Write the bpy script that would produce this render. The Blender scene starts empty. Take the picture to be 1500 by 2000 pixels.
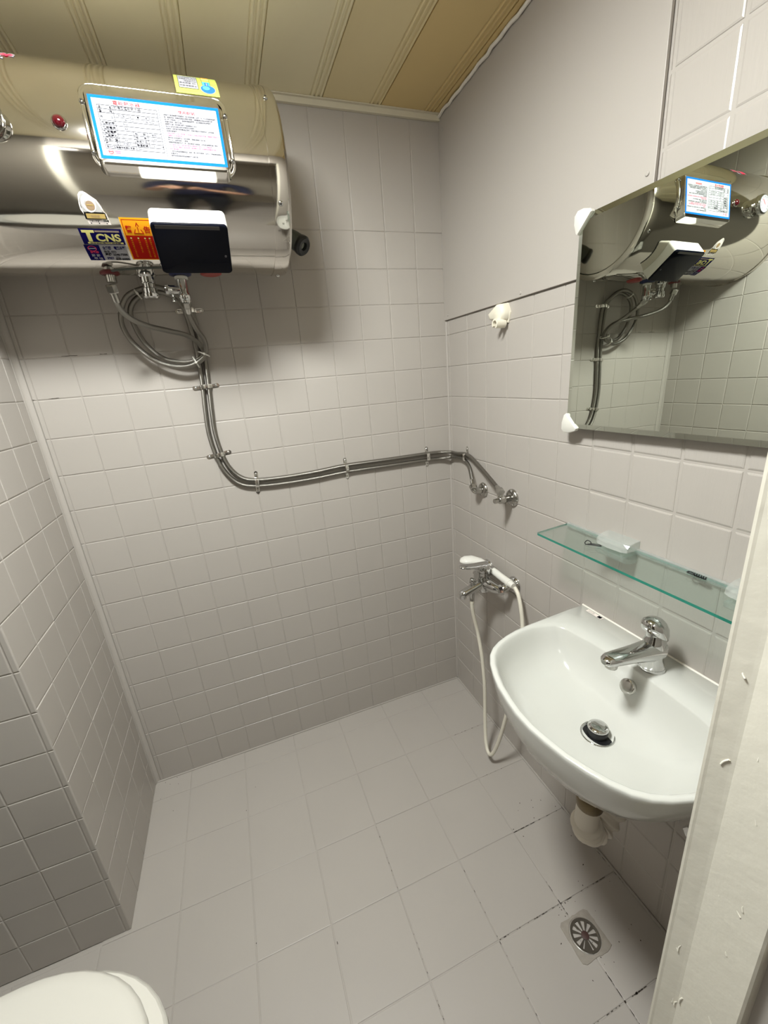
import bpy, bmesh, math, random
from mathutils import Vector, Matrix, Euler

random.seed(7)
S = bpy.context.scene
COL = S.collection
PI = math.pi

# ------------------------------------------------------------------ camera, world, light, exposure
cam_d = bpy.data.cameras.new('camera')
cam = bpy.data.objects.new('camera', cam_d)
COL.objects.link(cam)
cam_d.sensor_fit = 'HORIZONTAL'
cam_d.sensor_width = 36.0
cam_d.lens = 803.93 * 36.0 / 1500.0
cam_d.clip_start = 0.02
cam_d.clip_end = 50
RGT = Vector((0.93300988, -0.35046831, -0.08163651))
FWD = Vector((0.31006016, 0.89809266, -0.31191711))
UP = RGT.cross(FWD)
cam.matrix_world = Matrix(((RGT.x, UP.x, -FWD.x, -0.8147), (RGT.y, UP.y, -FWD.y, -1.4725), (RGT.z, UP.z, -FWD.z, 1.4261), (0, 0, 0, 1)))
S.camera = cam

w = bpy.data.worlds.new('world')
S.world = w
w.use_nodes = True
w.node_tree.nodes['Background'].inputs[0].default_value = (0.9, 0.95, 1.0, 1)
w.node_tree.nodes['Background'].inputs[1].default_value = 0.05

LAMP_STRENGTH = 202.0        # bathroom ceiling lamp diffuser
HALL_STRENGTH = 8         # hall ceiling lamp behind the camera
S.view_settings.view_transform = 'Standard'
S.view_settings.look = 'None'
S.view_settings.gamma = 1.0
S.view_settings.use_curve_mapping = False
S.view_settings.exposure = 0.0
S.cycles.max_bounces = 10
S.cycles.diffuse_bounces = 6
S.cycles.glossy_bounces = 6
S.cycles.transmission_bounces = 8
S.cycles.transparent_max_bounces = 16
S.cycles.sample_clamp_indirect = 6
S.cycles.caustics_reflective = True
S.cycles.blur_glossy = 0.6
S.cycles.caustics_refractive = False

# ------------------------------------------------------------------ materials
MATS = {}


def mat(name, col, rough=0.5, metal=0.0, spec=0.5, bump=0.0, bscale=30, var=0.0, vscale=4, emit=0, trans=0, ior=1.45, coat=0, stretch=None, rvar=0.0):
    if name in MATS:
        return MATS[name]
    m = bpy.data.materials.new(name)
    m.use_nodes = True
    nt = m.node_tree
    b = nt.nodes['Principled BSDF']
    b.inputs['Base Color'].default_value = (*col, 1)
    b.inputs['Roughness'].default_value = rough
    b.inputs['Metallic'].default_value = metal
    b.inputs['Specular IOR Level'].default_value = spec
    b.inputs['IOR'].default_value = ior
    if coat:
        b.inputs['Coat Weight'].default_value = coat
        b.inputs['Coat Roughness'].default_value = 0.05
    if trans:
        b.inputs['Transmission Weight'].default_value = trans
    if emit:
        b.inputs['Emission Color'].default_value = (*col, 1)
        b.inputs['Emission Strength'].default_value = emit
    if bump or var or rvar:
        tc = nt.nodes.new('ShaderNodeNewGeometry')
        src = tc.outputs['Position']
        if stretch:
            mp = nt.nodes.new('ShaderNodeMapping')
            mp.inputs['Scale'].default_value = stretch
            nt.links.new(src, mp.inputs['Vector'])
            src = mp.outputs['Vector']
    if bump:
        n = nt.nodes.new('ShaderNodeTexNoise')
        n.inputs['Scale'].default_value = bscale
        n.inputs['Detail'].default_value = 4
        nt.links.new(src, n.inputs['Vector'])
        bp = nt.nodes.new('ShaderNodeBump')
        bp.inputs['Strength'].default_value = bump
        bp.inputs['Distance'].default_value = 0.002
        nt.links.new(n.outputs['Fac'], bp.inputs['Height'])
        nt.links.new(bp.outputs['Normal'], b.inputs['Normal'])
    if var:
        n2 = nt.nodes.new('ShaderNodeTexNoise')
        n2.inputs['Scale'].default_value = vscale
        n2.inputs['Detail'].default_value = 3
        nt.links.new(src, n2.inputs['Vector'])
        mx = nt.nodes.new('ShaderNodeMix')
        mx.data_type = 'RGBA'
        mx.inputs[6].default_value = (*[c * (1 - var) for c in col], 1)
        mx.inputs[7].default_value = (*[min(1, c * (1 + var)) for c in col], 1)
        nt.links.new(n2.outputs['Fac'], mx.inputs[0])
        nt.links.new(mx.outputs[2], b.inputs['Base Color'])
    if rvar:
        n3 = nt.nodes.new('ShaderNodeTexNoise')
        n3.inputs['Scale'].default_value = 9
        nt.links.new(src, n3.inputs['Vector'])
        mr = nt.nodes.new('ShaderNodeMapRange')
        mr.inputs['To Min'].default_value = max(0, rough - rvar)
        mr.inputs['To Max'].default_value = rough + rvar
        nt.links.new(n3.outputs['Fac'], mr.inputs['Value'])
        nt.links.new(mr.outputs['Result'], b.inputs['Roughness'])
    MATS[name] = m
    return m


def s2l(r, g, b):
    f = lambda c: (c / 255 / 12.92) if c / 255 <= 0.04045 else ((c / 255 + 0.055) / 1.055) ** 2.4
    return (f(r), f(g), f(b))


PAINT = mat('greige_wall_paint', s2l(172, 166, 159), 0.33, bump=0.12, bscale=45, var=0.025, vscale=5, rvar=0.06)
PAINTR = mat('brushed_gloss_paint', s2l(172, 166, 159), 0.28, bump=0.22, bscale=60, var=0.025, vscale=5, stretch=(1, 2.6, 0.35))
BOARD = mat('board_paint', s2l(172, 166, 159), 0.42, bump=0.06, bscale=60, var=0.02, vscale=3)
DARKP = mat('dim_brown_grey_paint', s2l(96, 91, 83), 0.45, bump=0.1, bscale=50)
FLOORP = mat('floor_paint', s2l(166, 160, 153), 0.42, bump=0.12, bscale=60, var=0.04, vscale=4, rvar=0.06)
CEIL = mat('yellowed_ceiling_plastic', s2l(226, 216, 182), 0.38, var=0.09, vscale=2.2)
CEILA = mat('amber_ceiling_plastic', s2l(206, 182, 128), 0.38, var=0.09, vscale=2.2)
CEILB = mat('half_amber_plastic', s2l(216, 200, 156), 0.38, var=0.09, vscale=2.2)
CEILT = mat('ceiling_trim_plastic', s2l(205, 198, 178), 0.4)
CAULK = mat('white_caulk', s2l(225, 220, 210), 0.5, bump=0.3, bscale=80)
STEEL = mat('polished_steel', (0.72, 0.69, 0.64), 0.07, 1.0, bump=0.015, bscale=14)
STEELP = mat('polished_plate', (0.80, 0.78, 0.74), 0.09, 1.0)
STEELD = mat('dull_steel', (0.55, 0.53, 0.50), 0.28, 1.0, bump=0.1, bscale=120)
CHROME = mat('chrome', (0.60, 0.60, 0.59), 0.05, 1.0)
CHROMEB = mat('bright_zinc', (0.86, 0.85, 0.82), 0.18, 1.0)
CHROMED = mat('worn_chrome', (0.48, 0.47, 0.44), 0.2, 1.0, bump=0.1, bscale=90)
CERAM = mat('white_ceramic', s2l(194, 194, 188), 0.12, spec=0.5, coat=0.3)
PLAST = mat('white_plastic', s2l(218, 216, 208), 0.35)
SEATP = mat('toilet_seat_plastic', s2l(200, 197, 188), 0.3)
CREAM = mat('cream_plastic', s2l(232, 226, 208), 0.4)
HOSEW = mat('white_hose_plastic', s2l(214, 209, 194), 0.35)
TRAPW = mat('grey_white_plastic', s2l(215, 208, 195), 0.4)
BLACKG = mat('black_glass', (0.003, 0.004, 0.009), 0.06, spec=0.16)
BLACK = mat('black_plastic', (0.006, 0.006, 0.007), 0.4)
GREYR = mat('grey_rubber', s2l(72, 76, 70), 0.45)
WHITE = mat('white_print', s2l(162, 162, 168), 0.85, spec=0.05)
BLUE = mat('blue_print', s2l(18, 92, 178), 0.85, spec=0.05)
NAVY = mat('navy_print', s2l(20, 18, 84), 0.85, spec=0.05)
INK = mat('black_print', s2l(14, 14, 18), 0.85, spec=0.05)
RED = mat('red_print', s2l(196, 40, 44), 0.85, spec=0.05)
PINK = mat('pink_print', s2l(226, 70, 100), 0.85, spec=0.05)
DRED = mat('deep_red_print', s2l(176, 30, 22), 0.85, spec=0.05)
ORANGE = mat('amber_print', s2l(236, 160, 32), 0.85, spec=0.05)
YELLOW = mat('pale_yellow_print', s2l(226, 220, 140), 0.85, spec=0.05)
LIME = mat('lime_print', s2l(178, 190, 92), 0.85, spec=0.05)
BRIGHTB = mat('bright_blue_print', s2l(48, 110, 214), 0.85, spec=0.05)
TEALP = mat('teal_print', s2l(90, 200, 190), 0.85, spec=0.05)
GOLD = mat('gold_print', s2l(176, 152, 92), 0.85, spec=0.05)
BROWNP = mat('brown_print', s2l(150, 128, 102), 0.85, spec=0.05)
GREYP = mat('grey_print', s2l(170, 168, 164), 0.85, spec=0.05)
STICKW = mat('cream_print', s2l(226, 216, 208), 0.85, spec=0.05)
LED = mat('red_lens', s2l(62, 4, 12), 0.08, coat=0.6)
REDRING = mat('red_rubber', s2l(96, 22, 22), 0.4)
BLUERING = mat('dark_blue_rubber', s2l(26, 34, 78), 0.4)
FRAME = mat('white_door_paint', s2l(226, 222, 208), 0.3, bump=0.5, bscale=38, var=0.03, vscale=9)
DARK = mat('drain_dark', (0.012, 0.008, 0.007), 0.3)
SPECK = mat('dirt', s2l(48, 40, 30), 0.8)
STAIN = mat('drain_stain', s2l(146, 139, 129), 0.5, bump=0.5, bscale=120, var=0.22, vscale=60)
LAMPM = mat('lamp_diffuser', (0.975, 1.0, 0.975), 0.6, emit=LAMP_STRENGTH)
HALLM = mat('hall_lamp_diffuser', (1.0, 0.96, 0.9), 0.6, emit=HALL_STRENGTH)
HALLW = mat('hall_wall_paint', s2l(196, 188, 172), 0.6)
MIRROR = mat('mirror_silver', (0.66, 0.70, 0.62), 0.0, 1.0)
MEDGE = mat('mirror_edge', s2l(70, 78, 66), 0.2)
GEDGE = mat('green_glass_edge', s2l(30, 140, 120), 0.12, trans=0.55, ior=1.5)


def glass(name, tint, rough=0.0, body=None):
    """thin clear sheet: tinted see-through with a Fresnel reflection, optional faint milky body"""
    m = bpy.data.materials.new(name)
    m.use_nodes = True
    nt = m.node_tree
    nt.nodes.clear()
    out = nt.nodes.new('ShaderNodeOutputMaterial')
    tr = nt.nodes.new('ShaderNodeBsdfTransparent')
    tr.inputs[0].default_value = (*tint, 1)
    gl = nt.nodes.new('ShaderNodeBsdfGlossy')
    gl.inputs['Roughness'].default_value = rough
    lw = nt.nodes.new('ShaderNodeLayerWeight')
    lw.inputs['Blend'].default_value = 0.5
    pw = nt.nodes.new('ShaderNodeMath')
    pw.operation = 'POWER'
    pw.inputs[1].default_value = 4.0
    nt.links.new(lw.outputs['Facing'], pw.inputs[0])
    fr = nt.nodes.new('ShaderNodeMapRange')
    fr.inputs['To Min'].default_value = 0.04
    fr.inputs['To Max'].default_value = 0.85
    nt.links.new(pw.outputs[0], fr.inputs['Value'])
    mx = nt.nodes.new('ShaderNodeMixShader')
    nt.links.new(fr.outputs[0], mx.inputs[0])
    src = tr.outputs[0]
    if body:
        df = nt.nodes.new('ShaderNodeBsdfDiffuse')
        df.inputs[0].default_value = (*body[0], 1)
        m2 = nt.nodes.new('ShaderNodeMixShader')
        m2.inputs[0].default_value = body[1]
        nt.links.new(tr.outputs[0], m2.inputs[1])
        nt.links.new(df.outputs[0], m2.inputs[2])
        src = m2.outputs[0]
    nt.links.new(src, mx.inputs[1])
    nt.links.new(gl.outputs[0], mx.inputs[2])
    nt.links.new(mx.outputs[0], out.inputs[0])
    return m


GLASS = glass('shelf_glass', (0.90, 0.955, 0.935))
CLEAR = glass('clear_plastic', (0.90, 0.92, 0.90), 0.06, ((0.75, 0.76, 0.73), 0.26))


def braid_mat():
    m = bpy.data.materials.new('braided_steel')
    m.use_nodes = True
    nt = m.node_tree
    b = nt.nodes['Principled BSDF']
    b.inputs['Metallic'].default_value = 1.0
    b.inputs['Roughness'].default_value = 0.34
    uv = nt.nodes.new('ShaderNodeUVMap')
    ck = nt.nodes.new('ShaderNodeTexWave')
    ck.bands_direction = 'DIAGONAL'
    ck.inputs['Scale'].default_value = 10
    nt.links.new(uv.outputs['UV'], ck.inputs['Vector'])
    mx = nt.nodes.new('ShaderNodeMix')
    mx.data_type = 'RGBA'
    mx.inputs[6].default_value = (0.13, 0.122, 0.108, 1)
    mx.inputs[7].default_value = (0.42, 0.40, 0.36, 1)
    nt.links.new(ck.outputs['Fac'], mx.inputs[0])
    nt.links.new(mx.outputs[2], b.inputs['Base Color'])
    bp = nt.nodes.new('ShaderNodeBump')
    bp.inputs['Strength'].default_value = 0.4
    bp.inputs['Distance'].default_value = 0.0006
    nt.links.new(ck.outputs['Fac'], bp.inputs['Height'])
    nt.links.new(bp.outputs['Normal'], b.inputs['Normal'])
    return m


BRAID = braid_mat()

# ------------------------------------------------------------------ geometry helpers
ORIG = {}


class MB:
    """collects vertices and faces in world coordinates"""

    def __init__(s):
        s.v, s.f, s.mi, s.sm, s.uv = [], [], [], [], {}

    def add(s, vs, fs, mi=0, smooth=False):
        o = len(s.v)
        s.v += [Vector(p) for p in vs]
        for f in fs:
            s.f.append([i + o for i in f])
            s.mi.append(mi)
            s.sm.append(smooth)
        return o

    def box(s, c, d, R=None, mi=0, bev=0.0):
        hx, hy, hz = d[0] / 2, d[1] / 2, d[2] / 2
        bm = bmesh.new()
        bmesh.ops.create_cube(bm, size=1)
        bmesh.ops.scale(bm, vec=d, verts=bm.verts)
        if bev:
            bmesh.ops.bevel(bm, geom=bm.edges[:], offset=bev, segments=2, affect='EDGES', profile=0.5)
        s.bm(bm, Matrix.Translation(c) @ (R.to_4x4() if R else Matrix()), mi)

    def bm(s, bm, M=Matrix(), mi=0, smooth=False):
        bm.verts.index_update()
        s.add([M @ v.co for v in bm.verts], [[v.index for v in f.verts] for f in bm.faces], mi, smooth)
        bm.free()

    def lathe(s, prof, c, axis=(0, 0, 1), n=24, mi=0, smooth=True, cap=True):
        """prof: (radius, height along axis)"""
        q = Vector(axis).normalized().to_track_quat('Z', 'Y')
        c = Vector(c)
        vs, fs = [], []
        for r, h in prof:
            for k in range(n):
                a = 2 * PI * k / n
                vs.append(c + q @ Vector((r * math.cos(a), r * math.sin(a), h)))
        m = len(prof)
        for i in range(m - 1):
            for k in range(n):
                k2 = (k + 1) % n
                fs.append((i * n + k, i * n + k2, (i + 1) * n + k2, (i + 1) * n + k))
        o = s.add(vs, fs, mi, smooth)
        if cap:
            s.add([vs[k] for k in range(n)], [list(range(n))[::-1]], mi)
            s.add([vs[(m - 1) * n + k] for k in range(n)], [list(range(n))], mi)
        return o

    def loft(s, rings, mi=0, smooth=True, cap=True, closed=True):
        n = len(rings[0])
        vs = [p for r in rings for p in r]
        fs = []
        for i in range(len(rings) - 1):
            for k in range(n if closed else n - 1):
                k2 = (k + 1) % n
                fs.append((i * n + k, i * n + k2, (i + 1) * n + k2, (i + 1) * n + k))
        s.add(vs, fs, mi, smooth)
        if cap:
            s.add(rings[0], [list(range(n))[::-1]], mi)
            s.add(rings[-1], [list(range(n))], mi)

    def tube(s, pts, r, n=10, mi=0, cap=True, sub=6, rad=None):
        P = catmull(pts, sub) if sub > 1 else [Vector(p) for p in pts]
        m = len(P)
        T = [(P[min(i + 1, m - 1)] - P[max(i - 1, 0)]).normalized() for i in range(m)]
        u = T[0].orthogonal().normalized()
        rings = []
        for i in range(m):
            u = (u - T[i] * u.dot(T[i])).normalized()
            v = T[i].cross(u)
            rr = rad(i / (m - 1)) if rad else r
            rings.append([P[i] + (u * math.cos(2 * PI * k / n) + v * math.sin(2 * PI * k / n)) * rr for k in range(n)])
        o = len(s.f)
        s.loft(rings, mi, True, cap)
        L = 0
        for i in range(m - 1):
            L2 = L + (P[i + 1] - P[i]).length
            for k in range(n):
                s.uv[o + i * n + k] = [(L * 40, k / n * 2), (L * 40, (k + 1) / n * 2), (L2 * 40, (k + 1) / n * 2), (L2 * 40, k / n * 2)]
            L = L2

    def prism(s, outline, e, mi=0, smooth=False):
        """outline: list of points, e: extrusion vector"""
        n = len(outline)
        A = [Vector(p) for p in outline]
        B = [p + Vector(e) for p in A]
        s.add(A + B, [list(range(n))[::-1], [n + i for i in range(n)]], mi)
        s.add(A + B, [(i, (i + 1) % n, n + (i + 1) % n, n + i) for i in range(n)], mi, smooth)


def catmull(pts, sub):
    P = [Vector(p) for p in pts]
    P = [P[0] * 2 - P[1]] + P + [P[-1] * 2 - P[-2]]
    out = []
    for i in range(1, len(P) - 2):
        a, b, c, d = P[i - 1:i + 3]
        for k in range(sub):
            t = k / sub
            out.append(0.5 * ((2 * b) + (c - a) * t + (2 * a - 5 * b + 4 * c - d) * t * t + (3 * b - a - 3 * c + d) * t ** 3))
    out.append(P[-2])
    return out


def obj(name, mb, mats, parent=None, origin=None, auto=None):
    me = bpy.data.meshes.new(name)
    vs = mb.v
    if origin is None:
        lo = Vector([min(p[i] for p in vs) for i in range(3)])
        hi = Vector([max(p[i] for p in vs) for i in range(3)])
        origin = (lo + hi) / 2
    origin = Vector(origin)
    me.from_pydata([p - origin for p in vs], [], mb.f)
    ms = mats if isinstance(mats, (list, tuple)) else [mats]
    for m in ms:
        me.materials.append(m)
    for p, i, sm in zip(me.polygons, mb.mi, mb.sm):
        p.material_index = i
        p.use_smooth = sm
    if mb.uv:
        ul = me.uv_layers.new(name='UVMap')
        for fi, cs in mb.uv.items():
            p = me.polygons[fi]
            for li, c in zip(p.loop_indices, cs):
                ul.data[li].uv = c
    me.validate()
    me.update()
    o = bpy.data.objects.new(name, me)
    COL.objects.link(o)
    ORIG[o.name] = origin
    if parent:
        o.parent = parent
        o.location = origin - ORIG[parent.name]
    else:
        o.location = origin
    return o


def weld(o, d=0.00005, angle=None):
    bm = bmesh.new()
    bm.from_mesh(o.data)
    bmesh.ops.remove_doubles(bm, verts=bm.verts, dist=d)
    bmesh.ops.recalc_face_normals(bm, faces=bm.faces)
    bm.to_mesh(o.data)
    bm.free()
    if angle is not None:
        for p in o.data.polygons:
            p.use_smooth = True
        o.data.set_sharp_from_angle(angle=math.radians(angle))
    return o


def thing(name, label, cat, loc, group=None):
    o = bpy.data.objects.new(name, None)
    o.empty_display_size = 0.05
    COL.objects.link(o)
    o.location = loc
    ORIG[o.name] = Vector(loc)
    tag(o, label, cat, group)
    return o


def tag(o, label, cat, group=None):
    o['label'] = label
    o['category'] = cat
    if group:
        o['group'] = group
    return o


def struct(o, label=None):
    o['kind'] = 'structure'
    if label:
        o['label'] = label
    return o


# ------------------------------------------------------------------ tiles
TILE_ME = {}


def tile_mesh(wd, h, g, ch, material, hgt):
    key = (round(wd, 3), round(h, 3), material.name)
    if key in TILE_ME:
        return TILE_ME[key]
    a, b = wd / 2 - g / 2, h / 2 - g / 2
    v, f = [], []
    for (ix, z) in ((0, -hgt), (0, -ch * 0.75), (ch * 0.4, -ch * 0.25), (ch * 1.2, 0)):
        x, y = max(a - ix, 0.0005), max(b - ix, 0.0005)
        v += [(-x, -y, z), (x, -y, z), (x, y, z), (-x, y, z)]
    for r in range(3):
        for k in range(4):
            f.append((r * 4 + k, r * 4 + (k + 1) % 4, r * 4 + 4 + (k + 1) % 4, r * 4 + 4 + k))
    f.append((12, 13, 14, 15))
    me = bpy.data.meshes.new('tile')
    me.from_pydata(v, [], f)
    me.materials.append(material)
    me.update()
    TILE_ME[key] = me
    return me


def lay(parent, O, U, V, us, vs, material, g=0.0022, ch=0.0017, hgt=0.004, jit=0.0003, tilt=0.22, skip=None, cut=None, name='tile'):
    """one object per tile on the plane O + u U + v V"""
    O, U, V = Vector(O), Vector(U), Vector(V)
    N = U.cross(V)
    R0 = Matrix((U, V, N)).transposed()
    for j in range(len(vs) - 1):
        for i in range(len(us) - 1):
            u0, u1, v0, v1 = us[i], us[i + 1], vs[j], vs[j + 1]
            if cut:
                r = cut(u0, u1, v0, v1)
                if r is None:
                    continue
                u0, u1, v0, v1 = r
            if skip and skip((u0 + u1) / 2, (v0 + v1) / 2):
                continue
            if u1 - u0 < 0.004 or v1 - v0 < 0.004:
                continue
            me = tile_mesh(u1 - u0, v1 - v0, g, ch, material, hgt)
            o = bpy.data.objects.new(name, me)
            COL.objects.link(o)
            o.parent = parent
            small = min(u1 - u0, v1 - v0) < 0.04
            t = 0 if small else math.radians(tilt)
            R = R0 @ Euler((random.uniform(-t, t), random.uniform(-t, t), 0)).to_matrix()
            p = O + U * ((u0 + u1) / 2) + V * ((v0 + v1) / 2) + N * (0 if small else random.uniform(-jit, jit))
            o.matrix_local = Matrix.Translation(p - ORIG[parent.name]) @ R.to_4x4()


def slab(name, lo, hi, m, label=None):
    mb = MB()
    lo, hi = Vector(lo), Vector(hi)
    mb.box((lo + hi) / 2, hi - lo)
    return struct(obj(name, mb, m), label)


# ------------------------------------------------------------------ room shell
H = 2.207
XL = -1.337          # side face of the boxed-in column at the left
YF = -0.487          # its front face
XW = -1.95           # far left wall
YW = -1.252          # inside of the door wall
B = 0.0016           # joint depth: wall bases lie this far behind the tile faces

floor = slab('floor', (XW - 0.1, -3.0, -0.12), (0.1, 0.1, -B), FLOORP, 'painted floor of large square tiles')
fx = [0, 0.2015, 0.403, 0.604, 0.805, 1.0065, 1.208, 1.4095, 1.611, 1.8125, 1.95]
fy = [0, 0.0885, 0.293, 0.4975, 0.702, 0.9065, 1.111, 1.25]
lay(floor, (0, 0, 0), (-1, 0, 0), (0, -1, 0), fx, fy, FLOORP, g=0.0022, ch=0.0014, jit=0.0003, tilt=0.1,
    skip=lambda u, v: u > -XL + 0.06 and v < -YF - 0.05)

wall_back = slab('wall_back', (XW - 0.1, B, 0), (0.1, 0.12, H + 0.1), PAINT, 'grey painted tile wall behind the water heater')
rows = [0] + [0.123 + 0.1098 * k for k in range(19)] + [2.205]
colsb = [0] + [0.1093 * k for k in range(1, 13)] + [1.334]
neg = lambda l: [-q for q in reversed(l)]
lay(wall_back, (0, 0, 0), (1, 0, 0), (0, 0, 1), neg(colsb[:7]), rows[:18], PAINT)
lay(wall_back, (0, 0, 0), (1, 0, 0), (0, 0, 1), neg(colsb[:7]), [rows[17], rows[-1]], PAINT)      # upper rows filled flush with paint
lay(wall_back, (0, 0, 0), (1, 0, 0), (0, 0, 1), neg(colsb[6:]), rows, PAINT)

wall_right = slab('wall_right', (B, -3.0, 0), (0.12, 0.12, H + 0.1), PAINT, 'grey painted tile wall with mirror and basin')
colsr = [0, 0.018, 0.144, 0.255, 0.367, 0.478, 0.591, 0.706, 0.815, 0.924, 1.034, 1.144, 1.25]


def cutr(u0, u1, v0, v1):
    if u0 >= 0.80:
        return u0, u1, v0, v1
    if v0 < 1.57:
        return u0, u1, v0, min(v1, 1.6012)
    if u1 > 0.807:
        return 0.807, u1, v0, v1
    return None


lay(wall_right, (0, 0, 0), (0, -1, 0), (0, 0, 1), colsr, rows, PAINT, cut=lambda *a: cutr(*a) if a[0] < 0.70 else None)
lay(wall_right, (0, 0, 0), (0, -1, 0), (0, 0, 1), colsr, rows, PAINTR, g=0.004, ch=0.0034, hgt=0.005, cut=lambda *a: cutr(*a) if a[0] >= 0.70 else None)

mb = MB()
mb.box((-0.0035, -0.403, 1.9035), (0.007, 0.806, 0.603), bev=0.001)
board = obj('panel', mb, BOARD, wall_right)
board['label'] = 'smooth painted board covering the tiles'
for y, z in ((-0.791, 1.742), (-0.432, 1.612), (-0.026, 1.618), (-0.028, 2.16)):
    mb = MB()
    mb.lathe([(0.0042, 0), (0.0042, 0.0012), (0.003, 0.0022), (0.0012, 0.0016)], (-0.007, y, z), (-1, 0, 0), 12)
    obj('screw', mb, BOARD, board)

# boxed-in column at the left: side face and front face
mb = MB()
mb.box(((XL - B + XW - 0.1) / 2, (YF + B + 0.05) / 2, H / 2 + 0.02), (XL - B - XW + 0.1, -(YF + B) + 0.05, H + 0.04))
wall_left = struct(obj('wall_left', mb, PAINT), 'boxed-in tiled corner at the left')
lay(wall_left, (XL, 0, 0), (0, 1, 0), (0, 0, 1), neg([0.003, 0.062, 0.171, 0.281, 0.39, 0.487]), rows, PAINT)
rowsf = [0, 0.108, 0.215, 0.327] + [0.441 + 0.1108 * k for k in range(16)] + [2.205]
lay(wall_left, (0, YF, 0), (1, 0, 0), (0, 0, 1), neg([1.337, 1.351, 1.462, 1.571, 1.68, 1.79, 1.95]), rowsf, PAINT)

mb = MB()
for xa, xb, z in ((-1.222, -1.183, 1.5535), (-1.128, -1.110, 1.5535), (-1.283, -1.258, 1.4435), (-1.325, -1.317, 1.4435)):
    n = 6
    up_e = [(xa + (xb - xa) * k / n, -0.0003, z + random.uniform(0.0002, 0.0008)) for k in range(n + 1)]
    lo_e = [(xa + (xb - xa) * k / n, -0.0003, z - random.uniform(0.0002, 0.0009)) for k in range(n, -1, -1)]
    mb.add(up_e + lo_e, [list(range(2 * n + 2))[::-1]])
o = obj('joint_cracks', mb, SPECK, wall_back)
o['kind'] = 'stuff'

# soft rounded fillets in the corners
for nm, x, y, sx, sy in (('trim_1', XL, 0, 1, -1), ('trim_2', 0, 0, -1, -1)):
    mb = MB()
    r = 0.016 if x else 0.005
    pts = [(x, y)] + [(x + sx * r * (1 - math.sin(a)), y + sy * r * (1 - math.cos(a))) for a in [PI / 2 * k / 5 for k in range(6)]]
    mb.prism([(p[0], p[1], 0) for p in pts], (0, 0, 2.2 if x else 1.6), smooth=True)
    struct(obj(nm, mb, PAINT), 'painted joint filler in the wall corner')
mb = MB()
mb.box((XL / 2, -0.003, 0.002), (-XL, 0.006, 0.004), bev=0.001)
mb.box((-0.003, -0.62, 0.002), (0.006, 1.24, 0.004), bev=0.001)
struct(obj('trim_3', mb, FLOORP), 'painted joint filler at the floor edge')

# ceiling panels
ceiling = slab('ceiling', (XW - 0.1, -3.0, H + 0.012), (0.1, 0.12, H + 0.1), CEILT, 'beige plastic plank ceiling')
edges = [-0.028 - 0.1815 * k for k in range(0, 12)]
prev = 0.0
for k, e in enumerate(edges):
    x1, x0 = prev, e          # x1 right, x0 left
    prev = e
    wd = x1 - x0
    rib = 0.0125
    prof = [(x1, H + 0.004)]
    if k == 0:
        prof += [(x1, H)]
    # three fine ribs at the right-hand edge of every plank, then the flat
    xx = x1
    if k > 0:
        for q in range(3):
            prof += [(xx - 0.0012, H + 0.0022), (xx - 0.0035, H - 0.0004), (xx - rib * 0.5, H - 0.0016), (xx - rib + 0.0035, H - 0.0004), (xx - rib + 0.0012, H + 0.0022)]
            xx -= rib
    prof += [(xx - 0.002, H), (x0, H), (x0, H + 0.010), (x1, H + 0.010)]
    mb = MB()
    mb.prism([(p[0], -1.25, p[1]) for p in prof], (0, 1.25, 0))
    obj('plank', mb, [CEILA, CEILA, CEILB, CEIL][min(k, 3)], ceiling)  # planks turn darker and more amber towards the right wall
mb = MB()
mb.box((-0.68, -0.006, H - 0.009), (1.36, 0.012, 0.017), bev=0.0015)
mb.box((-0.68, -0.010, H - 0.002), (1.36, 0.02, 0.003))
struct(obj('trim_4', mb, CEILT), 'plastic edge strip of the ceiling above the back wall')
mb = MB()
pts = []
for k in range(60):
    pts.append((-0.010 - random.uniform(0, 0.004), -1.2 * k / 59, H - 0.006 + random.uniform(-0.002, 0.002)))
mb.tube(pts, 0.005, 6, sub=1)
struct(obj('trim_5', mb, CAULK), 'uneven white caulk bead between board and ceiling')

# door wall, door frame, hall behind the camera
XJ, XJ2 = -0.365, -1.19
slab('wall_front_right', (XJ + 0.015, YW - 0.12, 0), (0.1, YW, H + 0.1), PAINT)
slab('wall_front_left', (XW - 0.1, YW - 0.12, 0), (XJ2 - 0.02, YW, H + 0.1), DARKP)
slab('wall_front_top', (XJ2 - 0.02, YW - 0.12, 2.06), (XJ + 0.015, YW, H + 0.1), PAINT)
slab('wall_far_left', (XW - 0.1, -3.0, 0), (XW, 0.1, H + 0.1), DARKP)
slab('wall_hall_back', (XW - 0.1, -3.1, 0), (0.1, -3.0, H + 0.1), HALLW)

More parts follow.
